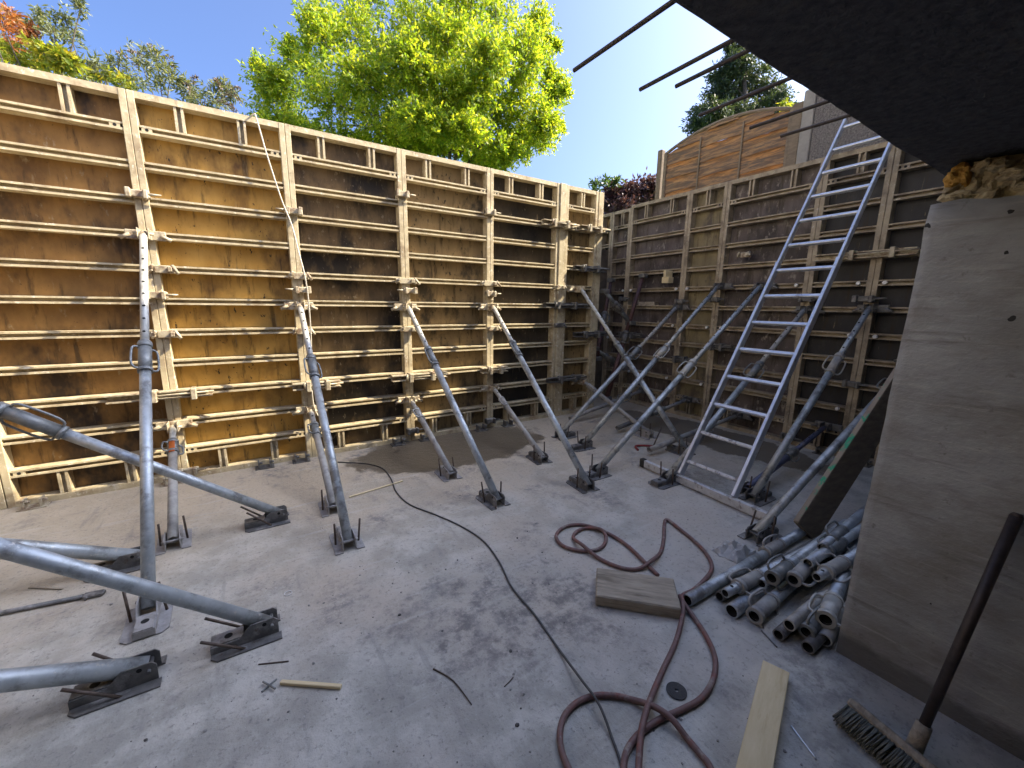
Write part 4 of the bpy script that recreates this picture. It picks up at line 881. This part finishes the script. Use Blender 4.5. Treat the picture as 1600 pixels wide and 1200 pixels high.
col = MX(SS(big, .4, .65), col, (.45, .42, .375))
dust = MA('ADD', MA('MULTIPLY', Y_, .42), MA('MULTIPLY', big, 1.7))              # dried mud drifts towards the sunlit wall
col = MX(MA('MULTIPLY', SS(dust, -.55, .7), .7), col, (.47, .37, .24))
def blob(cx, cy, rx, ry, amp=1.1):
    dx = MA('DIVIDE', MA('SUBTRACT', X_, cx), rx); dy = MA('DIVIDE', MA('SUBTRACT', Y_, cy), ry)
    return MA('ADD', MA('SQRT', MA('ADD', MA('MULTIPLY', dx, dx), MA('MULTIPLY', dy, dy))), MA('MULTIPLY', MA('SUBTRACT', NZ(3.2, 9, .72), .5), amp*2.4))
stain = MA('MULTIPLY', SS(blob(.95, -2.75, .75, .42), 1.0, .5), SS(NZ(9, 9, .75), .42, .62))
col = MX(MA('MULTIPLY', stain, .8), col, (.12, .117, .115))
st2 = MA('MULTIPLY', SS(NZ(1.7, 9, .7), .5, .66), SS(NZ(14, 8, .75), .4, .62))
col = MX(MA('MULTIPLY', st2, .9), col, (.19, .18, .168))
col = MX(MA('MULTIPLY', SS(fine, .54, .68), .62), col, (.19, .182, .172))
col = MX(MA('MULTIPLY', SS(NZ(60, 3, .6), .64, .74), .5), col, (.55, .54, .51))
scuff = NZ(2.6, 7, .6, (.55, 5, 1)); col = MX(MA('MULTIPLY', SS(scuff, .56, .7), .35), col, (.55, .53, .48))
scuff2 = NZ(2.2, 8, .65, (5, .6, 1)); col = MX(MA('MULTIPLY', SS(scuff2, .58, .7), .4), col, (.2, .195, .185))
wet = SS(MA('MINIMUM', blob(1.75, -.42, 1.05, .55, .35), blob(4.5, -1.6, .4, 1.3, .4)), 1.06, .98)
wet2 = SS(blob(1.75, -.42, 1.05, .55, .35), 1.06, .98)
col = MX(MA('MULTIPLY', wet, .88), col, (.115, .09, .06))
Lk.new(col, bs.inputs['Base Color'])
ro = N.new('ShaderNodeMix'); Lk.new(wet2, ro.inputs['Factor']); ro.inputs['A'].default_value = .82; ro.inputs['B'].default_value = .28; Lk.new(ro.outputs['Result'], bs.inputs['Roughness'])
bp = N.new('ShaderNodeBump'); bp.inputs['Distance'].default_value = .012; Lk.new(MA('ADD', MA('MULTIPLY', fine, .5), NZ(12, 8, .7)), bp.inputs['Height'])
bp.inputs['Strength'].default_value = .7; Lk.new(bp.outputs[0], bs.inputs['Normal'])
bm = B(); box(bm, Vector((0, 0, 0)), (-4.5, 6.0), (-12, 2.2), (-.3, 0)); obj('floor', bm, 'floor', kind='structure')
# garden ground round the pit and its earth sides
bm = B(); x0, x1, y0, y1, R_ = -2.6, 5.55, -12, .7, 90
o4 = [(-R_, -R_), (R_, -R_), (R_, R_), (-R_, R_)]; i4 = [(x0, y0), (x1, y0), (x1, y1), (x0, y1)]
vo = [bm.verts.new((*p, 2.4)) for p in o4]; vi = [bm.verts.new((*p, 2.4)) for p in i4]; vb = [bm.verts.new((*p, -.1)) for p in i4]
for k in range(4):
    bm.faces.new((vo[k], vo[(k+1) % 4], vi[(k+1) % 4], vi[k])); f = bm.faces.new((vi[k], vi[(k+1) % 4], vb[(k+1) % 4], vb[k])); f.material_index = 1
bmesh.ops.recalc_face_normals(bm, faces=bm.faces); obj('ground', bm, ['grass', 'earth'], kind='structure')
bm = B(); box(bm, Vector((0, 0, 0)), (-2.3, 2.6), (-8.6, -8.4), (0, 2.0)); box(bm, Vector((0, 0, 0)), (-2.3, -2.1), (-8.4, -3.3), (0, 2.0))
obj('basement_wall', bm, 'dark_concrete', kind='structure')

# ------------------------------------------------------------------ light, sky, camera
SUN = Vector((2.4, -1.0, 2.3)).normalized()
el = math.asin(SUN.z); rot = math.atan2(SUN.x, SUN.y)
sc = bpy.context.scene
w = bpy.data.worlds.new('World'); sc.world = w; w.use_nodes = True; nt = w.node_tree; bg = nt.nodes['Background']
sky = nt.nodes.new('ShaderNodeTexSky'); sky.sky_type = 'NISHITA'; sky.sun_disc = False; sky.sun_elevation = el; sky.sun_rotation = rot
sky.altitude = 50; sky.air_density = .5; sky.dust_density = 6; sky.ozone_density = 9
nt.links.new(sky.outputs[0], bg.inputs['Color']); bg.inputs['Strength'].default_value = .15
ld = bpy.data.lights.new('sun', 'SUN'); ld.energy = 4.1; ld.angle = math.radians(.53); ld.color = (1, .87, .64)
lo = bpy.data.objects.new('sun', ld); C.objects.link(lo); lo.rotation_euler = SUN.to_track_quat('Z', 'Y').to_euler(); lo.location = (8, -4, 12)
cd = bpy.data.cameras.new('camera'); co = bpy.data.objects.new('camera', cd); C.objects.link(co)
cd.sensor_width = 36; cd.sensor_fit = 'HORIZONTAL'; cd.lens = 36*F_PX/1600; cd.clip_start = .02; cd.clip_end = 500
co.matrix_world = Matrix.Translation(CAM) @ Matrix((RIGHT, UP, -FWD)).transposed().to_4x4()
sc.camera = co
vs = sc.view_settings; vs.view_transform = 'Standard'; vs.look = 'None'; vs.gamma = 1; vs.exposure = 1.78
sc.render.resolution_x, sc.render.resolution_y = 1024, 768
sc.cycles.max_bounces = 8; sc.cycles.use_denoising = True
